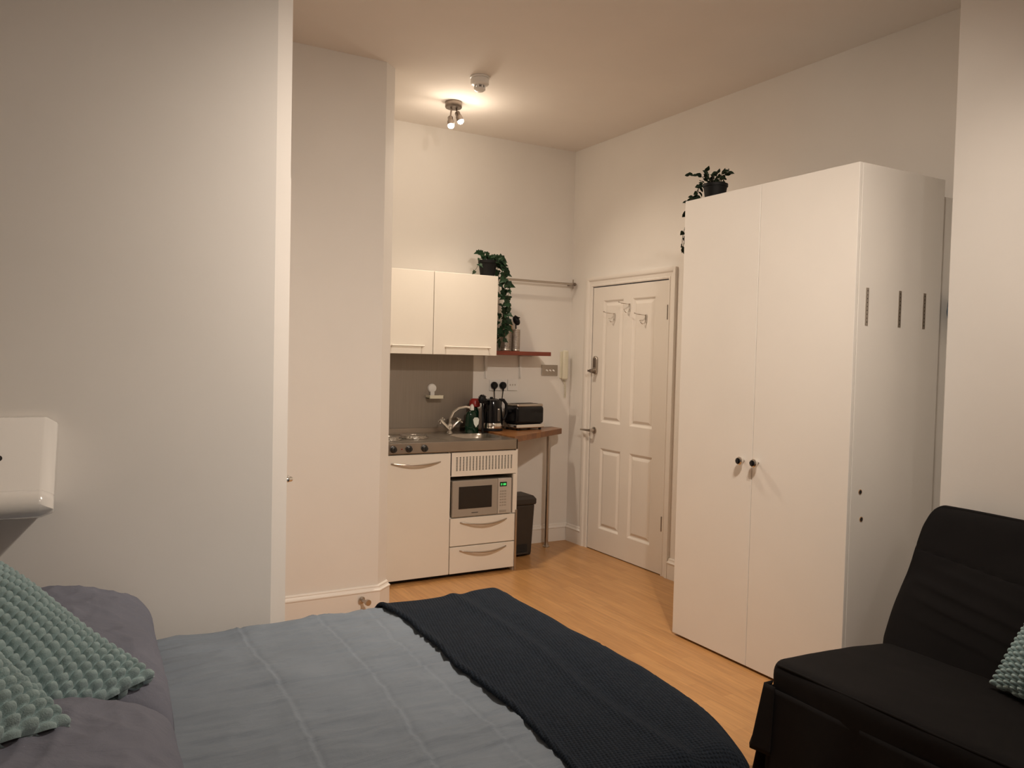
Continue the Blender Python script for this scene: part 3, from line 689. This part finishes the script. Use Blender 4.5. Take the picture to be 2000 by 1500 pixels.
px, py, pz = 2.700, 5.130, CZ1
iv = thing('trailing_ivy', 'trailing ivy in a black pot hanging off the wall cabinet', 'potted plant', (px, py, pz))
pot(iv, px, py, pz, .052, .066, .115)
F_ = MB(); S_ = MB()
top = pz+.11
for dx, dy, dz in [(-.045, -.02, .055), (-.02, -.03, .045), (.0, -.01, .06), (.03, -.02, .05), (.045, .0, .045), (-.05, .01, .08), (.01, .03, .05)]:
    strand(F_, S_, [(px+dx*.3, py+dy*.3, top), (px+dx*.8, py+dy*.8, top+dz*.7), (px+dx*1.3, py+dy*1.2, top+dz*.75)], 3, .046, True)
strand(F_, S_, [(px-.03, py-.01, top), (px-.075, py-.02, top+.015), (px-.085, py-.02, top-.03), (px-.125, py-.025, top-.095)], 4, .040, True)
strand(F_, S_, [(px+.03, py, top), (px+.085, py-.01, top+.03), (px+.125, py-.01, top-.02), (px+.145, py-.005, pz-.02), (px+.150, py, pz-.16), (px+.14, py, pz-.30), (px+.14, py+.01, pz-.42)], 20, .072, True)
strand(F_, S_, [(px+.04, py-.02, top), (px+.095, py-.03, top-.02), (px+.135, py-.03, pz-.02), (px+.165, py-.03, pz-.15), (px+.155, py-.02, pz-.28), (px+.16, py, pz-.40)], 15, .068, True)
strand(F_, S_, [(px+.04, py, top), (px+.075, py, top-.03), (px+.098, py, pz-.05), (px+.10, py, pz-.25), (px+.105, py+.02, pz-.40), (px+.12, py+.03, pz-.50)], 14, .055, True)
strand(F_, S_, [(px+.13, py, pz-.28), (px+.15, py-.01, pz-.34), (px+.14, py, pz-.46)], 7, .05, True)
obj('foliage', F_, M['leaf'], iv); obj('stems', S_, M['stem'], iv)

WX, WY0, WY1, WYS, WZ = 2.865, 2.176, 3.228, 2.706, 2.302
px, py, pz = 2.965, 3.115, WZ
rp = thing('leafy_plant', 'dark leafy trailing plant in a black pot on top of the wardrobe', 'potted plant', (px, py, pz))
pot(rp, px, py, pz, .050, .060, .082)
F_ = MB(); S_ = MB(); top = pz+.08
for k in range(11):
    a = 2*PI*k/11; dx, dy = .05*math.cos(a), .05*math.sin(a)
    strand(F_, S_, [(px+dx*.3, py+dy*.3, top-.01), (px+dx*.7, py+dy*.8, top+.035), (px+dx*1.2, py+dy*1.4, top+.03+.045*random.random())], 4, .034, False)
strand(F_, S_, [(px-.01, py+.02, top), (px-.03, py+.07, top+.05), (px-.04, py+.16, top+.075)], 7, .036, False)
for q_ in range(3):
    strand(F_, S_, [(px-.01, py+.03, top), (px-.03, py+.08, top+.0+.01*q_), (px-.03+.01*q_, py+.13, pz+.035), (px-.02, py+.185, pz+.015), (px+.0, py+.215, pz-.04)], 9, .036, False)
for q_ in range(2):
    strand(F_, S_, [(px, py+.10, pz+.03), (px+.01, WY1+.035, pz+.005), (px-.01+.03*q_, WY1+.075, pz-.07), (px-.015+.02*q_, WY1+.108, pz-.16), (px-.01, WY1+.118-.008*q_, pz-.25+.03*q_)], 11, .044, False)
obj('foliage', F_, M['leaf2'], rp); obj('stems', S_, M['stem'], rp)

# bin
bx0, bx1, by0, by1 = 2.80, 3.075, 4.995, 5.20
bn = thing('pedal_bin', 'dark grey plastic waste bin under the wooden worktop', 'bin', ((bx0+bx1)/2, (by0+by1)/2, 0))
b = MB(); cx_, cy_ = (bx0+bx1)/2, (by0+by1)/2
def tap(s_, z): return [(cx_+sx*(bx1-bx0)/2*s_, cy_+sy*(by1-by0)/2*s_, z) for sx, sy in ((-1,-1),(1,-1),(1,1),(-1,1))]
lv = [tap(.84, .0), tap(.86, .02), tap(.97, .38)]
vs = [[b.bm.verts.new(p) for p in l] for l in lv]
for a, c in zip(vs, vs[1:]):
    for k in range(4): b.bm.faces.new([a[k], a[(k+1) % 4], c[(k+1) % 4], c[k]])
b.bm.faces.new(vs[0][::-1]); b.bm.faces.new(vs[-1])
obj('body', b, M['bin'], bn, bevel=.012, seg=3)
b = MB(); vs = [[b.bm.verts.new(p) for p in l] for l in (tap(1.0, .378), tap(1.04, .390), tap(1.04, .420), tap(.90, .445))]
for a, c in zip(vs, vs[1:]):
    for k in range(4): b.bm.faces.new([a[k], a[(k+1) % 4], c[(k+1) % 4], c[k]])
b.bm.faces.new(vs[0][::-1]); b.bm.faces.new(vs[-1])
obj('lid', b, M['bin'], bn, bevel=.006)
obj('pedal_recess', MB().box(cx_-.035, cx_+.075, cy_-.0965, cy_-.085, .030, .085), M['gap'], bn)
obj('pedal', MB().box(cx_-.03, cx_+.07, cy_-.125, cy_-.085, .022, .032), M['bin'], bn, bevel=.003)

# coat hooks on the door
def coat_hook(y, z, label):
    t = thing('coat_hook', label, 'hook', (XR-.004, y, z), 'chrome hooks on the entrance door')
    X0 = XR-.004
    arm = MB(); arm.tube([(X0-.006, y+.004, z+.005), (X0-.045, y+.045, z+.012), (X0-.052, y+.066, z+.020)], .0032, 8); arm.ball((X0-.052, y+.066, z+.021), .0055, seg=8)
    lo_ = MB(); lo_.tube([(X0-.006, y, z-.030), (X0-.010, y+.003, z-.052), (X0-.026, y+.012, z-.056), (X0-.034, y+.020, z-.044), (X0-.036, y+.022, z-.034)], .0035, 8); lo_.ball((X0-.036, y+.022, z-.033), .005, seg=8)
    obj('hook_plate', MB().box(X0-.006, X0, y-.008, y+.008, z-.045, z+.010), M['chrome'], t, bevel=.002)
    obj('upper_prong', arm, M['chrome'], t, smooth=True); obj('lower_prong', lo_, M['chrome'], t, smooth=True)
coat_hook(4.578, 1.858, 'chrome coat hook, the highest of three on the entrance door')
coat_hook(4.757, 1.795, 'chrome coat hook on the upper left panel of the entrance door')
coat_hook(4.392, 1.772, 'chrome coat hook on the upper right panel of the entrance door')

# ================================================================ WARDROBE
wa = thing('wardrobe', 'tall white two-door wardrobe with round chrome knobs', 'wardrobe', (3.16, 2.7, 0))
c_ = MB(); c_.box(WX+.022, 3.450, WY0, WY1, .010, WZ)
obj('carcass', c_, M['ward'], wa, bevel=.0015)
for y0, y1, ky_ in ((WY0, WYS-.0015, 2.672), (WYS+.0015, WY1, 2.762)):
    d_ = obj('door', MB().box(WX, WX+.019, y0, y1, .012, WZ), M['ward'], wa, bevel=.002)
    kb = MB(); kb.lathe([(.010, 0), (.008, .004), (.007, .012), (.014, .017), (.0205, .024), (.0205, .030), (.014, .037), (0, .040)], (WX, ky_, .992), (-1, 0, 0), seg=10)
    kn = obj('knob', kb, M['chrome'], d_)
    kc = MB(); kc.lathe([(.0155, .035), (.0155, .0385), (.009, .0425), (0, .043)], (WX, ky_, .992), (-1, 0, 0), seg=8); obj('knob_face', kc, M['blackg'], kn)
for x in (2.942, 3.160, 3.332):
    s_ = obj('mounting_strip', MB().box(x-.0085, x+.0085, WY0-.0022, WY0, 1.632, 1.788), M['nickel'], wa)
    for k in range(9): obj('strip_hole', MB().lathe([(.0022, 0), (.0022, .0006)], (x, WY0-.0022, 1.645+k*.0163), (0, -1, 0), seg=10), M['gap'], s_)
for x, z in ((2.945, .929), (2.958, .812)):
    obj('cable_hole', MB().lathe([(.011, 0), (.011, .0012), (.008, .0014)], (x, WY0, z), (0, -1, 0)), M['wood_spoon'], wa)
    obj('cable_hole', MB().lathe([(.008, 0), (.008, .0020)], (x, WY0, z), (0, -1, 0)), M['gap'], wa)
# tall board and hanging cloth in the gap
tag(obj('tall_board', MB().box(3.470, 3.572, 2.20, 2.218, 0.02, 2.235), M['ward'], bevel=.001), 'narrow white board in the gap between wardrobe and chimney breast', 'board')
hc = MB()
def clothf(u, v):
    z = lerp(1.780, 1.655, v); return (3.478+.075*u+.006*math.sin(u*9), 2.150+.022*math.sin(u*14+v*3)*(.3+v)+.015*u-.02*v, z+.03*(u-.5)+(.035*(u-.3)**2 if v > .8 else 0)*2)
hc.grid(clothf, 24, 16); ho = obj('hanging_cloth', hc, M['bluecloth'], smooth=True); q = ho.modifiers.new('solid', 'SOLIDIFY'); q.thickness = .006
tag(ho, 'scrap of blue-grey cloth sticking out beside the wardrobe', 'cloth')

# ================================================================ WALL UNIT (left edge)
hu = thing('wall_unit', 'glossy white wall-mounted unit with sloping front above the pillows', 'wall fixture', (-.3, 2.5, 1.0))
prof = [(2.638, 1.262), (2.615, 1.262), (2.408, 1.092), (2.400, 1.090), (2.380, 1.091), (2.364, 1.080), (2.356, 1.060), (2.360, 1.040), (2.374, 1.026), (2.395, 1.018), (2.638, 1.006)]
b = MB(); secs = [(-.56, 0), (-.045, 0), (-.036, .002), (-.012, .026), (-.009, .034)]; rings = []
for x, d in secs:
    rings.append([b.bm.verts.new((x+(.010*(z-1.05)/.2 if x > -.1 and z > 1.05 else 0), y+(d*.55 if y < 2.6 else 0), z-(d*.6 if z > 1.05 else -d*.25))) for y, z in prof])
for a_, c_ in zip(rings, rings[1:]):
    for k in range(len(prof)): b.bm.faces.new([a_[k], a_[(k+1) % len(prof)], c_[(k+1) % len(prof)], c_[k]])
b.bm.faces.new(rings[0]); b.bm.faces.new(rings[-1][::-1])
obj('housing', b, M['shiny'], hu, bevel=.003, seg=3, smooth='auto')
b = MB(); ip = [(2.600, 1.2495+.009), (2.405, 1.089+.009)]
obj('button', MB().lathe([(.010, 0), (.010, .003), (0, .004)], (-.137, 2.495, 1.163), (0, -.64, .77)), M['gap'], hu)  # dark disc, paints the darkness of a small hole in the front

# ================================================================ BED
BX0, BX1, BY0, BY1, BZ = -.62, 1.460, 1.21, 2.600, .600
bed = thing('bed', 'double bed with its long side against the near left wall', 'bed', (.45, 1.9, 0))
obj('divan_base', MB().box(BX0, BX1-.18, BY0+.05, BY1-.02, .03, .33), M['bedbase'], bed, bevel=.02, seg=3)
obj('mattress', MB().box(BX0, BX1-.17, BY0+.05, BY1-.02, .33, .545), M['mattress'], bed, bevel=.04, seg=4, smooth='auto')
obj('headboard', MB().box(BX0-.06, BX0-.005, BY0, BY1, .03, .95), M['bedbase'], bed, bevel=.02, seg=3)

CREASE = [[(2.589, .488), (2.403, .486), (2.06, .493), (1.81, .488), (1.608, .476), (1.2, .47)],
          [(2.572, .722), (2.356, .734), (2.037, .731), (1.833, .719), (1.652, .700), (1.478, .684), (1.2, .68)],
          [(2.523, .898), (2.260, .879), (2.023, .873), (1.754, .878), (1.576, .873), (1.389, .859), (1.2, .85)]]
def creases(x, y):
    h = 0
    for q, pl in enumerate(CREASE):
        xs_ = float(np.interp(y, [p[0] for p in pl][::-1], [p[1] for p in pl][::-1]))+.003*nz(y*14, q*7)
        d = x-xs_; k = .75+.5*nz(y*5, q*3+1)
        h += 1.1*k*(.0036*math.exp(-(d/.0045)**2)-.0030*math.exp(-((d-.010)/.008)**2)+.0025*math.exp(-((d+.012)/.015)**2))
    for q, (y0, k_, x0, x1) in enumerate(((2.045, -.07, .2, .95), (1.806, -.06, .2, .72), (1.55, -.02, .5, .95), (2.33, .0, .3, .9))):
        if x0 < x < x1:
            d = y-(y0+k_*(x-.35)+.003*nz(x*12, q)); k = (1 if q == 0 else .55)*(.8+.6*nz(x*6, q*5+2))*min(1, (x-x0)*20, (x1-x)*20)
            h += 1.4*k*(.0030*math.exp(-(d/.0045)**2)-.0028*math.exp(-((d-.010)/.008)**2))
    return h
def edge_drop(d, R):      # d: distance past the start of the rounding; returns (horizontal, vertical) along a quarter round then down
    if d <= 0: return d, 0
    L = R*PI/2
    if d < L: a = d/R; return R*math.sin(a), -R*(1-math.cos(a))
    return R, -R-(d-L)
def bed_point(s, t, off, R=.085):
    # s along +x from the head, t along +y; both in arc length over the sides
    X1 = BX1-R-.14*max(0, (1.62-t)/.42)**1.6; dx, zx = edge_drop(s-X1, R)
    x = X1+dx; ty0, ty1 = BY0+R, BY1-R+.01
    if t > ty1: dy, zy = edge_drop(t-ty1, R); y = ty1+dy
    elif t < ty0: dy, zy = edge_drop(ty0-t, R); y = ty0-dy
    else: y = t; zy = 0
    # round plan corner
    return x, y, zx, zy
def X1L(t): return BX1-.085-.14*max(0, (1.62-t)/.42)**1.6
def cloth_surface(s0, s1f, t0, t1, ns, nt_, off, hf, edge=None):
    mb = MB(); V = []
    for i in range(ns):
        row = []
        for j in range(nt_):
            v = j/(nt_-1); t = lerp(t0, t1, v); u = i/(ns-1)
            s = lerp(s0(t) if callable(s0) else s0, s1f, u)
            x, y, zx, zy = bed_point(s, t, off)
            z = BZ+zx+zy
            if zx < 0 and zy < 0: z = BZ-math.sqrt(zx*zx+zy*zy) if zx > -.09 and zy > -.09 else BZ+min(zx, zy)-.02
            # outward flare with offset
            ox = off*min(1, -zx/.085) if zx < 0 else 0; oy = off*min(1, -zy/.085)*(1 if t > 2 else -1) if zy < 0 else 0
            if zx < 0 and zy < 0:    # plan rounding of corner
                kx = x-X1L(t); kyy = (y-(BY1-.075)) if t > 2 else ((BY0+.085)-y)
                rr = math.hypot(kx, kyy)
                if rr > .085:
                    f_ = .085/rr; x = X1L(t)+kx*f_; y = (BY1-.075)+kyy*f_ if t > 2 else (BY0+.085)-kyy*f_
            hz = hf(x, y, s, t, z)
            flat = max(0, 1+(zx+zy)/.085)
            z2 = z+off*flat+hz*flat; x2 = x+ox+(hz*1.2 if zx < -.02 else 0); y2 = y+oy
            row.append(mb.bm.verts.new((x2, y2, max(.015, z2))))
        V.append(row)
    for a, b in zip(V, V[1:]):
        for j in range(nt_-1): mb.bm.faces.new([a[j], b[j], b[j+1], a[j+1]])
    return mb
def puff(x, y): return .010*nz(x*2.2, y*2.2, 3)+.007*nz(x*5, y*9, 1)+.0055*nz(x*5, y*28, 5)+.004*nz(x*9, y*15, 11)+.0012*nz(x*22, y*60, 8)+.0055*(1-abs(nz(x*2.6+.4*nz(x*3, y*3), y*17, 21)))**7+.003*(1-abs(nz(x*6, y*38, 31)))**6
du = cloth_surface(-.12, BX1+.22, BY0-.30, BY1+.02+.16, 330, 300, .004, lambda x, y, s, t, z: puff(x, y)+creases(x, y))
do = obj('duvet', du, M['duvet'], smooth=True); q = do.modifiers.new('solid', 'SOLIDIFY'); q.thickness = .012; q.offset = -1
tag(do, 'creased blue-grey duvet spread over the bed', 'duvet')

def throw_edge(t):
    # border of the throw on the bed, in x as function of y
    ys_ = [1.0, 1.324, 1.447, 1.628, 1.802, 1.934, 2.093, 2.334, 2.544, 2.9]; xs_ = [.92, .926, .941, .960, .954, .945, .960, .970, .950, .945]
    return float(np.interp(t, ys_, xs_))+.004*nz(t*9, 3)+.002*nz(t*40, 5)
def throw_h(x, y, s, t, z):
    e = s-throw_edge(t)
    h = .010*nz(x*2.2, y*2.2, 3)+.005*nz(x*5, y*6, 1)+.006
    h += .006*math.exp(-((e-.010)/.012)**2)
    d = x-(1.20+.05*(y-1.9)+.01*math.sin(y*7)); h += .006*math.exp(-(d/.02)**2)-.005*math.exp(-((d-.045)/.03)**2)
    h += .007*nz(x*4, y*1.6, 9)
    if e < .006: h -= .007
    return h
thm = cloth_surface(throw_edge, BX1+.42, BY0-.34, BY1+.30, 150, 300, .014, throw_h)
to_ = obj('bed_throw', thm, M['throw'], smooth=True); q = to_.modifiers.new('solid', 'SOLIDIFY'); q.thickness = .010; q.offset = -1
tag(to_, 'dark navy knitted throw across the foot of the bed', 'throw')

def pillow_mesh(Lx, Ly, Tz, wr=.006, seed=0, n=90, flange=.03):
    mb = MB()
    for sgn in (1, -1):
        def f(u, v):
            a, b = u*2-1, v*2-1
            k = max(0, 1-abs(a)**2.6)*max(0, 1-abs(b)**2.6)
            pin = 1-.05*(1-abs(b)**2)*abs(a)**4*0
            x = a*Lx/2*(1-.045*(1-b*b)*(a*a)); y = b*Ly/2*(1-.045*(1-a*a)*(b*b))
            z = sgn*Tz/2*k**.55
            wv_ = 1-abs(nz(x*5+seed+.8*nz(x*4, y*4, 2), y*13+x*4, 3)); w2_ = 1-abs(nz(x*12+seed, y*9-x*8, 8))
            z += k**.3*(wr*.9*wv_**5+wr*.5*w2_**6+wr*nz(x*7+seed, y*7, sgn)+wr*.6*nz(x*16+seed, y*9, 4)+ .4*wr*nz(x*30+seed, y*22, 4))
            r = (1-k)**6
            z -= .055*(a*a*b*b)**3+.012*max(abs(a), abs(b))**8
            z += r*.006*nz(x*8+seed, y*8, 7)
            return (x, y, z)
        mb.grid(f, n, n)
    bmesh.ops.remove_doubles(mb.bm, verts=mb.bm.verts, dist=.0015)
    return mb
def place(loc, rx, ry, rz): return Matrix.Translation(loc) @ Matrix.Rotation(rz, 4, 'Z') @ Matrix.Rotation(ry, 4, 'Y') @ Matrix.Rotation(rx, 4, 'X')
p1 = obj('pillow', pillow_mesh(.52, .76, .21, wr=.008, seed=1), M['pillow'], smooth=True, xf=place((-.015, 2.225, .716), math.radians(1.5), math.radians(8), math.radians(-1)))
tag(p1, 'grey pillow against the wall, farther of the two', 'pillow', 'grey pillows at the head of the bed')
p2 = obj('pillow', pillow_mesh(.52, .78, .20, wr=.009, seed=9), M['pillow'], smooth=True, xf=place((-.035, 1.455, .697), math.radians(3.5), math.radians(8), math.radians(1)))
tag(p2, 'grey pillow at the near side of the bed, below the lower cushion', 'pillow', 'grey pillows at the head of the bed')

def bobble_mesh(S=.50, T=.20, rows=25, cols=17, sub=8):
    mb = MB()
    for sgn in (1, -1):
        def f(u, v):
            a, b = u*2-1, v*2-1
            k = max(0, 1-abs(a)**2.2)*max(0, 1-abs(b)**2.2)
            x = a*S/2*(1-.10*(1-b*b)*(a*a)); y = b*S/2*(1-.10*(1-a*a)*(b*b))
            col = int(u*cols*.9999); wob = .35*nz(u*9, v*7, 5)
            cu = (u*cols) % 1-.5; cv = (v*rows+.5*(col % 2)+wob) % 1-.5
            r2_ = (abs(cu)*2.12)**2.8+(abs(cv)*2.12)**2.8
            bump = max(0, 1-r2_)**.62
            edge = min(1, (1-abs(a))*12, (1-abs(b))*12)
            # normal approx
            z = sgn*(T/2*k**.6-.008*edge+.0225*bump*(.35+.65*edge)+.0005)
            g = 1+.028*bump*(1-k)**1.5
            return (x*g, y*g, z+.010*nz(x*5, y*5, 2))
        mb.grid(f, cols*sub+1, rows*sub+1)
    bmesh.ops.remove_doubles(mb.bm, verts=mb.bm.verts, dist=.0008)
    return mb
def frame_xf(corner, e1, e2, S):
    # cushion whose (+x,-y) corner sits at `corner`; e1 runs along +y, e2 points to -x
    e1 = Vector(e1).normalized(); e2 = Vector(e2); e2 = (e2-e2.dot(e1)*e1).normalized()
    X = -e2; Y = e1; Z = X.cross(Y); c = Vector(corner)+e1*S/2+e2*S/2
    mt = Matrix((X, Y, Z)).transposed().to_4x4(); mt.translation = c; return mt
R_ = Vector((.869, -.495, 0)); FW = Vector((.495, .869, 0)); UP = Vector((0, 0, 1))
def lean(phi, tilt):
    ph = math.radians(phi); tl = math.radians(tilt)
    e2 = -R_*math.cos(ph)-FW*math.sin(ph); back = -R_*math.sin(ph)+FW*math.cos(ph)
    return back*math.sin(tl)+UP*math.cos(tl), e2
def vec(left, f, u): return -R_*left+FW*f+UP*u
A1 = (vec(.85, .25, .42), vec(.35, -.93, -.12)); C1 = (.190, 1.905, .735)
cu1 = obj('bobble_cushion', bobble_mesh(), M['bobble'], smooth=True, xf=frame_xf(C1, *A1, .50))
tag(cu1, 'sage green bobble cushion on the pillows, upper of the two', 'cushion', 'bobble cushions')
inv = frame_xf(C1, *A1, .50).inverted() @ Matrix.Translation(ORG[cu1.name])
cu2 = cu1.copy(); C.objects.link(cu2)
cu2.matrix_world = frame_xf((.0214, 1.567, .800), vec(.80, .35, .40), vec(.35, -.95, .13), .50) @ inv
tag(cu2, 'sage green bobble cushion, the lower one at the bottom left corner of the photo', 'cushion', 'bobble cushions')
cu3 = cu1.copy(); C.objects.link(cu3)
cu3.matrix_world = frame_xf((2.700, 1.475, .415), (.40, -.22, .87), (-.25, -.95, -.1), .50) @ inv
tag(cu3, 'sage green bobble cushion propped on the black sofa', 'cushion', 'bobble cushions')

# ================================================================ SOFA BED
SX0, SY0, SY1 = 2.175, .52, 1.950
sofa = thing('sofa_bed', 'black fabric-covered sofa bed against the chimney breast', 'sofa', (2.75, 1.23, 0))
def sweep_y(prof, y0, y1, ny, endr, fn):
    """closed profile (x,z) swept along y with rounded, slightly shrunken ends"""
    mb = MB(); n = len(prof); cx0 = sum(p[0] for p in prof)/n; cz0 = sum(p[1] for p in prof)/n; rings = []
    for j in range(ny):
        v = j/(ny-1); y = lerp(y0, y1, v); d = min(y-y0, y1-y); sh = 1 if d > endr else 1-(endr*(1-math.sqrt(max(0, 1-(1-d/endr)**2))))/.30
        rings.append([])
        for k, (x, z) in enumerate(prof):
            vx, vz = x-cx0, z-cz0; r = math.hypot(vx, vz); q = max(0, r-endr*(1-(math.sqrt(max(0, 1-(1-min(d, endr)/endr)**2)))))/r
            xx, zz = cx0+vx*q, cz0+vz*q; nx_, nz_ = vx/r, vz/r; h = fn(k/n, y, xx, zz)
            rings[-1].append(mb.bm.verts.new((xx+nx_*h, y, zz+nz_*h)))
    for a, b in zip(rings, rings[1:]):
        for k in range(n): mb.bm.faces.new([a[k], a[(k+1) % n], b[(k+1) % n], b[k]])
    mb.bm.faces.new(rings[0][::-1]); mb.bm.faces.new(rings[-1]); return mb
def densify(pts, step=.012):
    out = []
    for i, p in enumerate(pts):
        q = pts[(i+1) % len(pts)]; n = max(1, int(math.hypot(q[0]-p[0], q[1]-p[1])/step))
        for k in range(n): out.append((lerp(p[0], q[0], k/n), lerp(p[1], q[1], k/n)))
    return out
def round_poly(pts, radii, seg=6):
    out = []; n = len(pts)
    for i in range(n):
        p = Vector(pts[i]); a = Vector(pts[i-1]); b = Vector(pts[(i+1) % n]); r = radii[i]
        if r == 0: out.append(tuple(p)); continue
        d1 = (a-p).normalized(); d2 = (b-p).normalized(); s = p+d1*r; e = p+d2*r
        for k in range(seg+1): t = k/seg; out.append(tuple((1-t)**2*s+2*t*(1-t)*p+t*t*e))
    return out
seat = round_poly([(SX0, .20), (SX0, .425), (2.50, .420), (2.84, .385), (2.90, .20)], [.02, .05, .1, .04, .02])
sp_m = sweep_y(densify(seat), SY0, SY1, 110, .045, lambda u, y, x, z: .006*nz(x*5, y*4, z*5)+.003*nz(x*14, y*9, z*9)+(.004*math.exp(-((y-1.22)/.012)**2)*-0))
obj('seat', sp_m, M['sofa'], sofa, smooth='auto')
bk = round_poly([(2.790, .33), (2.870, .55), (3.085, .895), (3.145, .905), (3.185, .86), (3.00, .40), (2.93, .33)], [.04, .12, .05, .03, .05, .08, .03])
def backfold(u, y, x, z):
    f = 0
    front = 1 if x < 2.80+(z-.33)*.62 else 0
    far = sm((y-1.0)/.9)
    if front:
        zz = z+.10*(1.94-y)
        f += -.008*math.exp(-((zz-.745)/.006)**2)
        for c, wd, am in ((.70, .015, .006), (.64, .012, .009), (.585, .012, .010), (.52, .012, .008)):
            f += min(1, max(0, (SY1-.02-y)/.16))*am*math.exp(-(((zz+.09*(1.94-y)*(1+c)*.4)-c)/wd)**2)*(.4+.6*far)
    return f+.006*nz(x*4, y*3, z*4)
obj('backrest', sweep_y(densify(bk, .008), SY0, SY1+.012, 130, .05, backfold), M['sofa'], sofa, smooth='auto')
# skirts
def skirt_front(u, v):
    y = lerp(SY0, SY1-.02, u); z = lerp(.33, .012, v)
    return (SX0-.004-.020*v+.012*v*math.sin(y*21)+.01*v*nz(y*8, 2), y, z)
k1 = MB(); k1.grid(skirt_front, 150, 20); ko = obj('skirt', k1, M['sofa'], sofa, smooth=True); q = ko.modifiers.new('solid', 'SOLIDIFY'); q.thickness = .006
def skirt_side(u, v):
    x = lerp(SX0+.01, 2.86, u); z = lerp(.33, .012, v)
    return (x-.03*v*(1-u)**4, SY1-.004+.022*v+.010*v*math.sin(x*24)+.012*v*(1-u)**6, z)
k1 = MB(); k1.grid(skirt_side, 70, 20); ko = obj('skirt', k1, M['sofa'], sofa, smooth=True); q = ko.modifiers.new('solid', 'SOLIDIFY'); q.thickness = .006
def flap(u, v):
    a = lerp(-.05, .05, u); z = lerp(.34, .10, v)
    return (SX0-.012+max(0, a)*.9-.035*v*(.3+u), SY1+.006-max(0, -a)+.055*v*(u), z)
k1 = MB(); k1.grid(flap, 16, 16); ko = obj('skirt_flap', k1, M['sofa'], sofa, smooth=True); q = ko.modifiers.new('solid', 'SOLIDIFY'); q.thickness = .005
pp = MB(); pp.tube([(SX0+.012, lerp(SY0+.03, SY1-.03, k/40), .412+.004*nz(k*.2)) for k in range(41)], .0042, 8); obj('piping', pp, M['sofa'], sofa, smooth=True)
fr = MB()
fr.box(SX0+.06, 2.9, SY0+.06, SY1-.06, .17, .20); obj('frame', fr, M['blackp'], sofa)
for x in (SX0+.10, 2.84):
    for y in (SY0+.1, SY1-.1): obj('leg', MB().tube([(x, y, 0), (x, y, .17)], .016), M['blackp'], sofa)
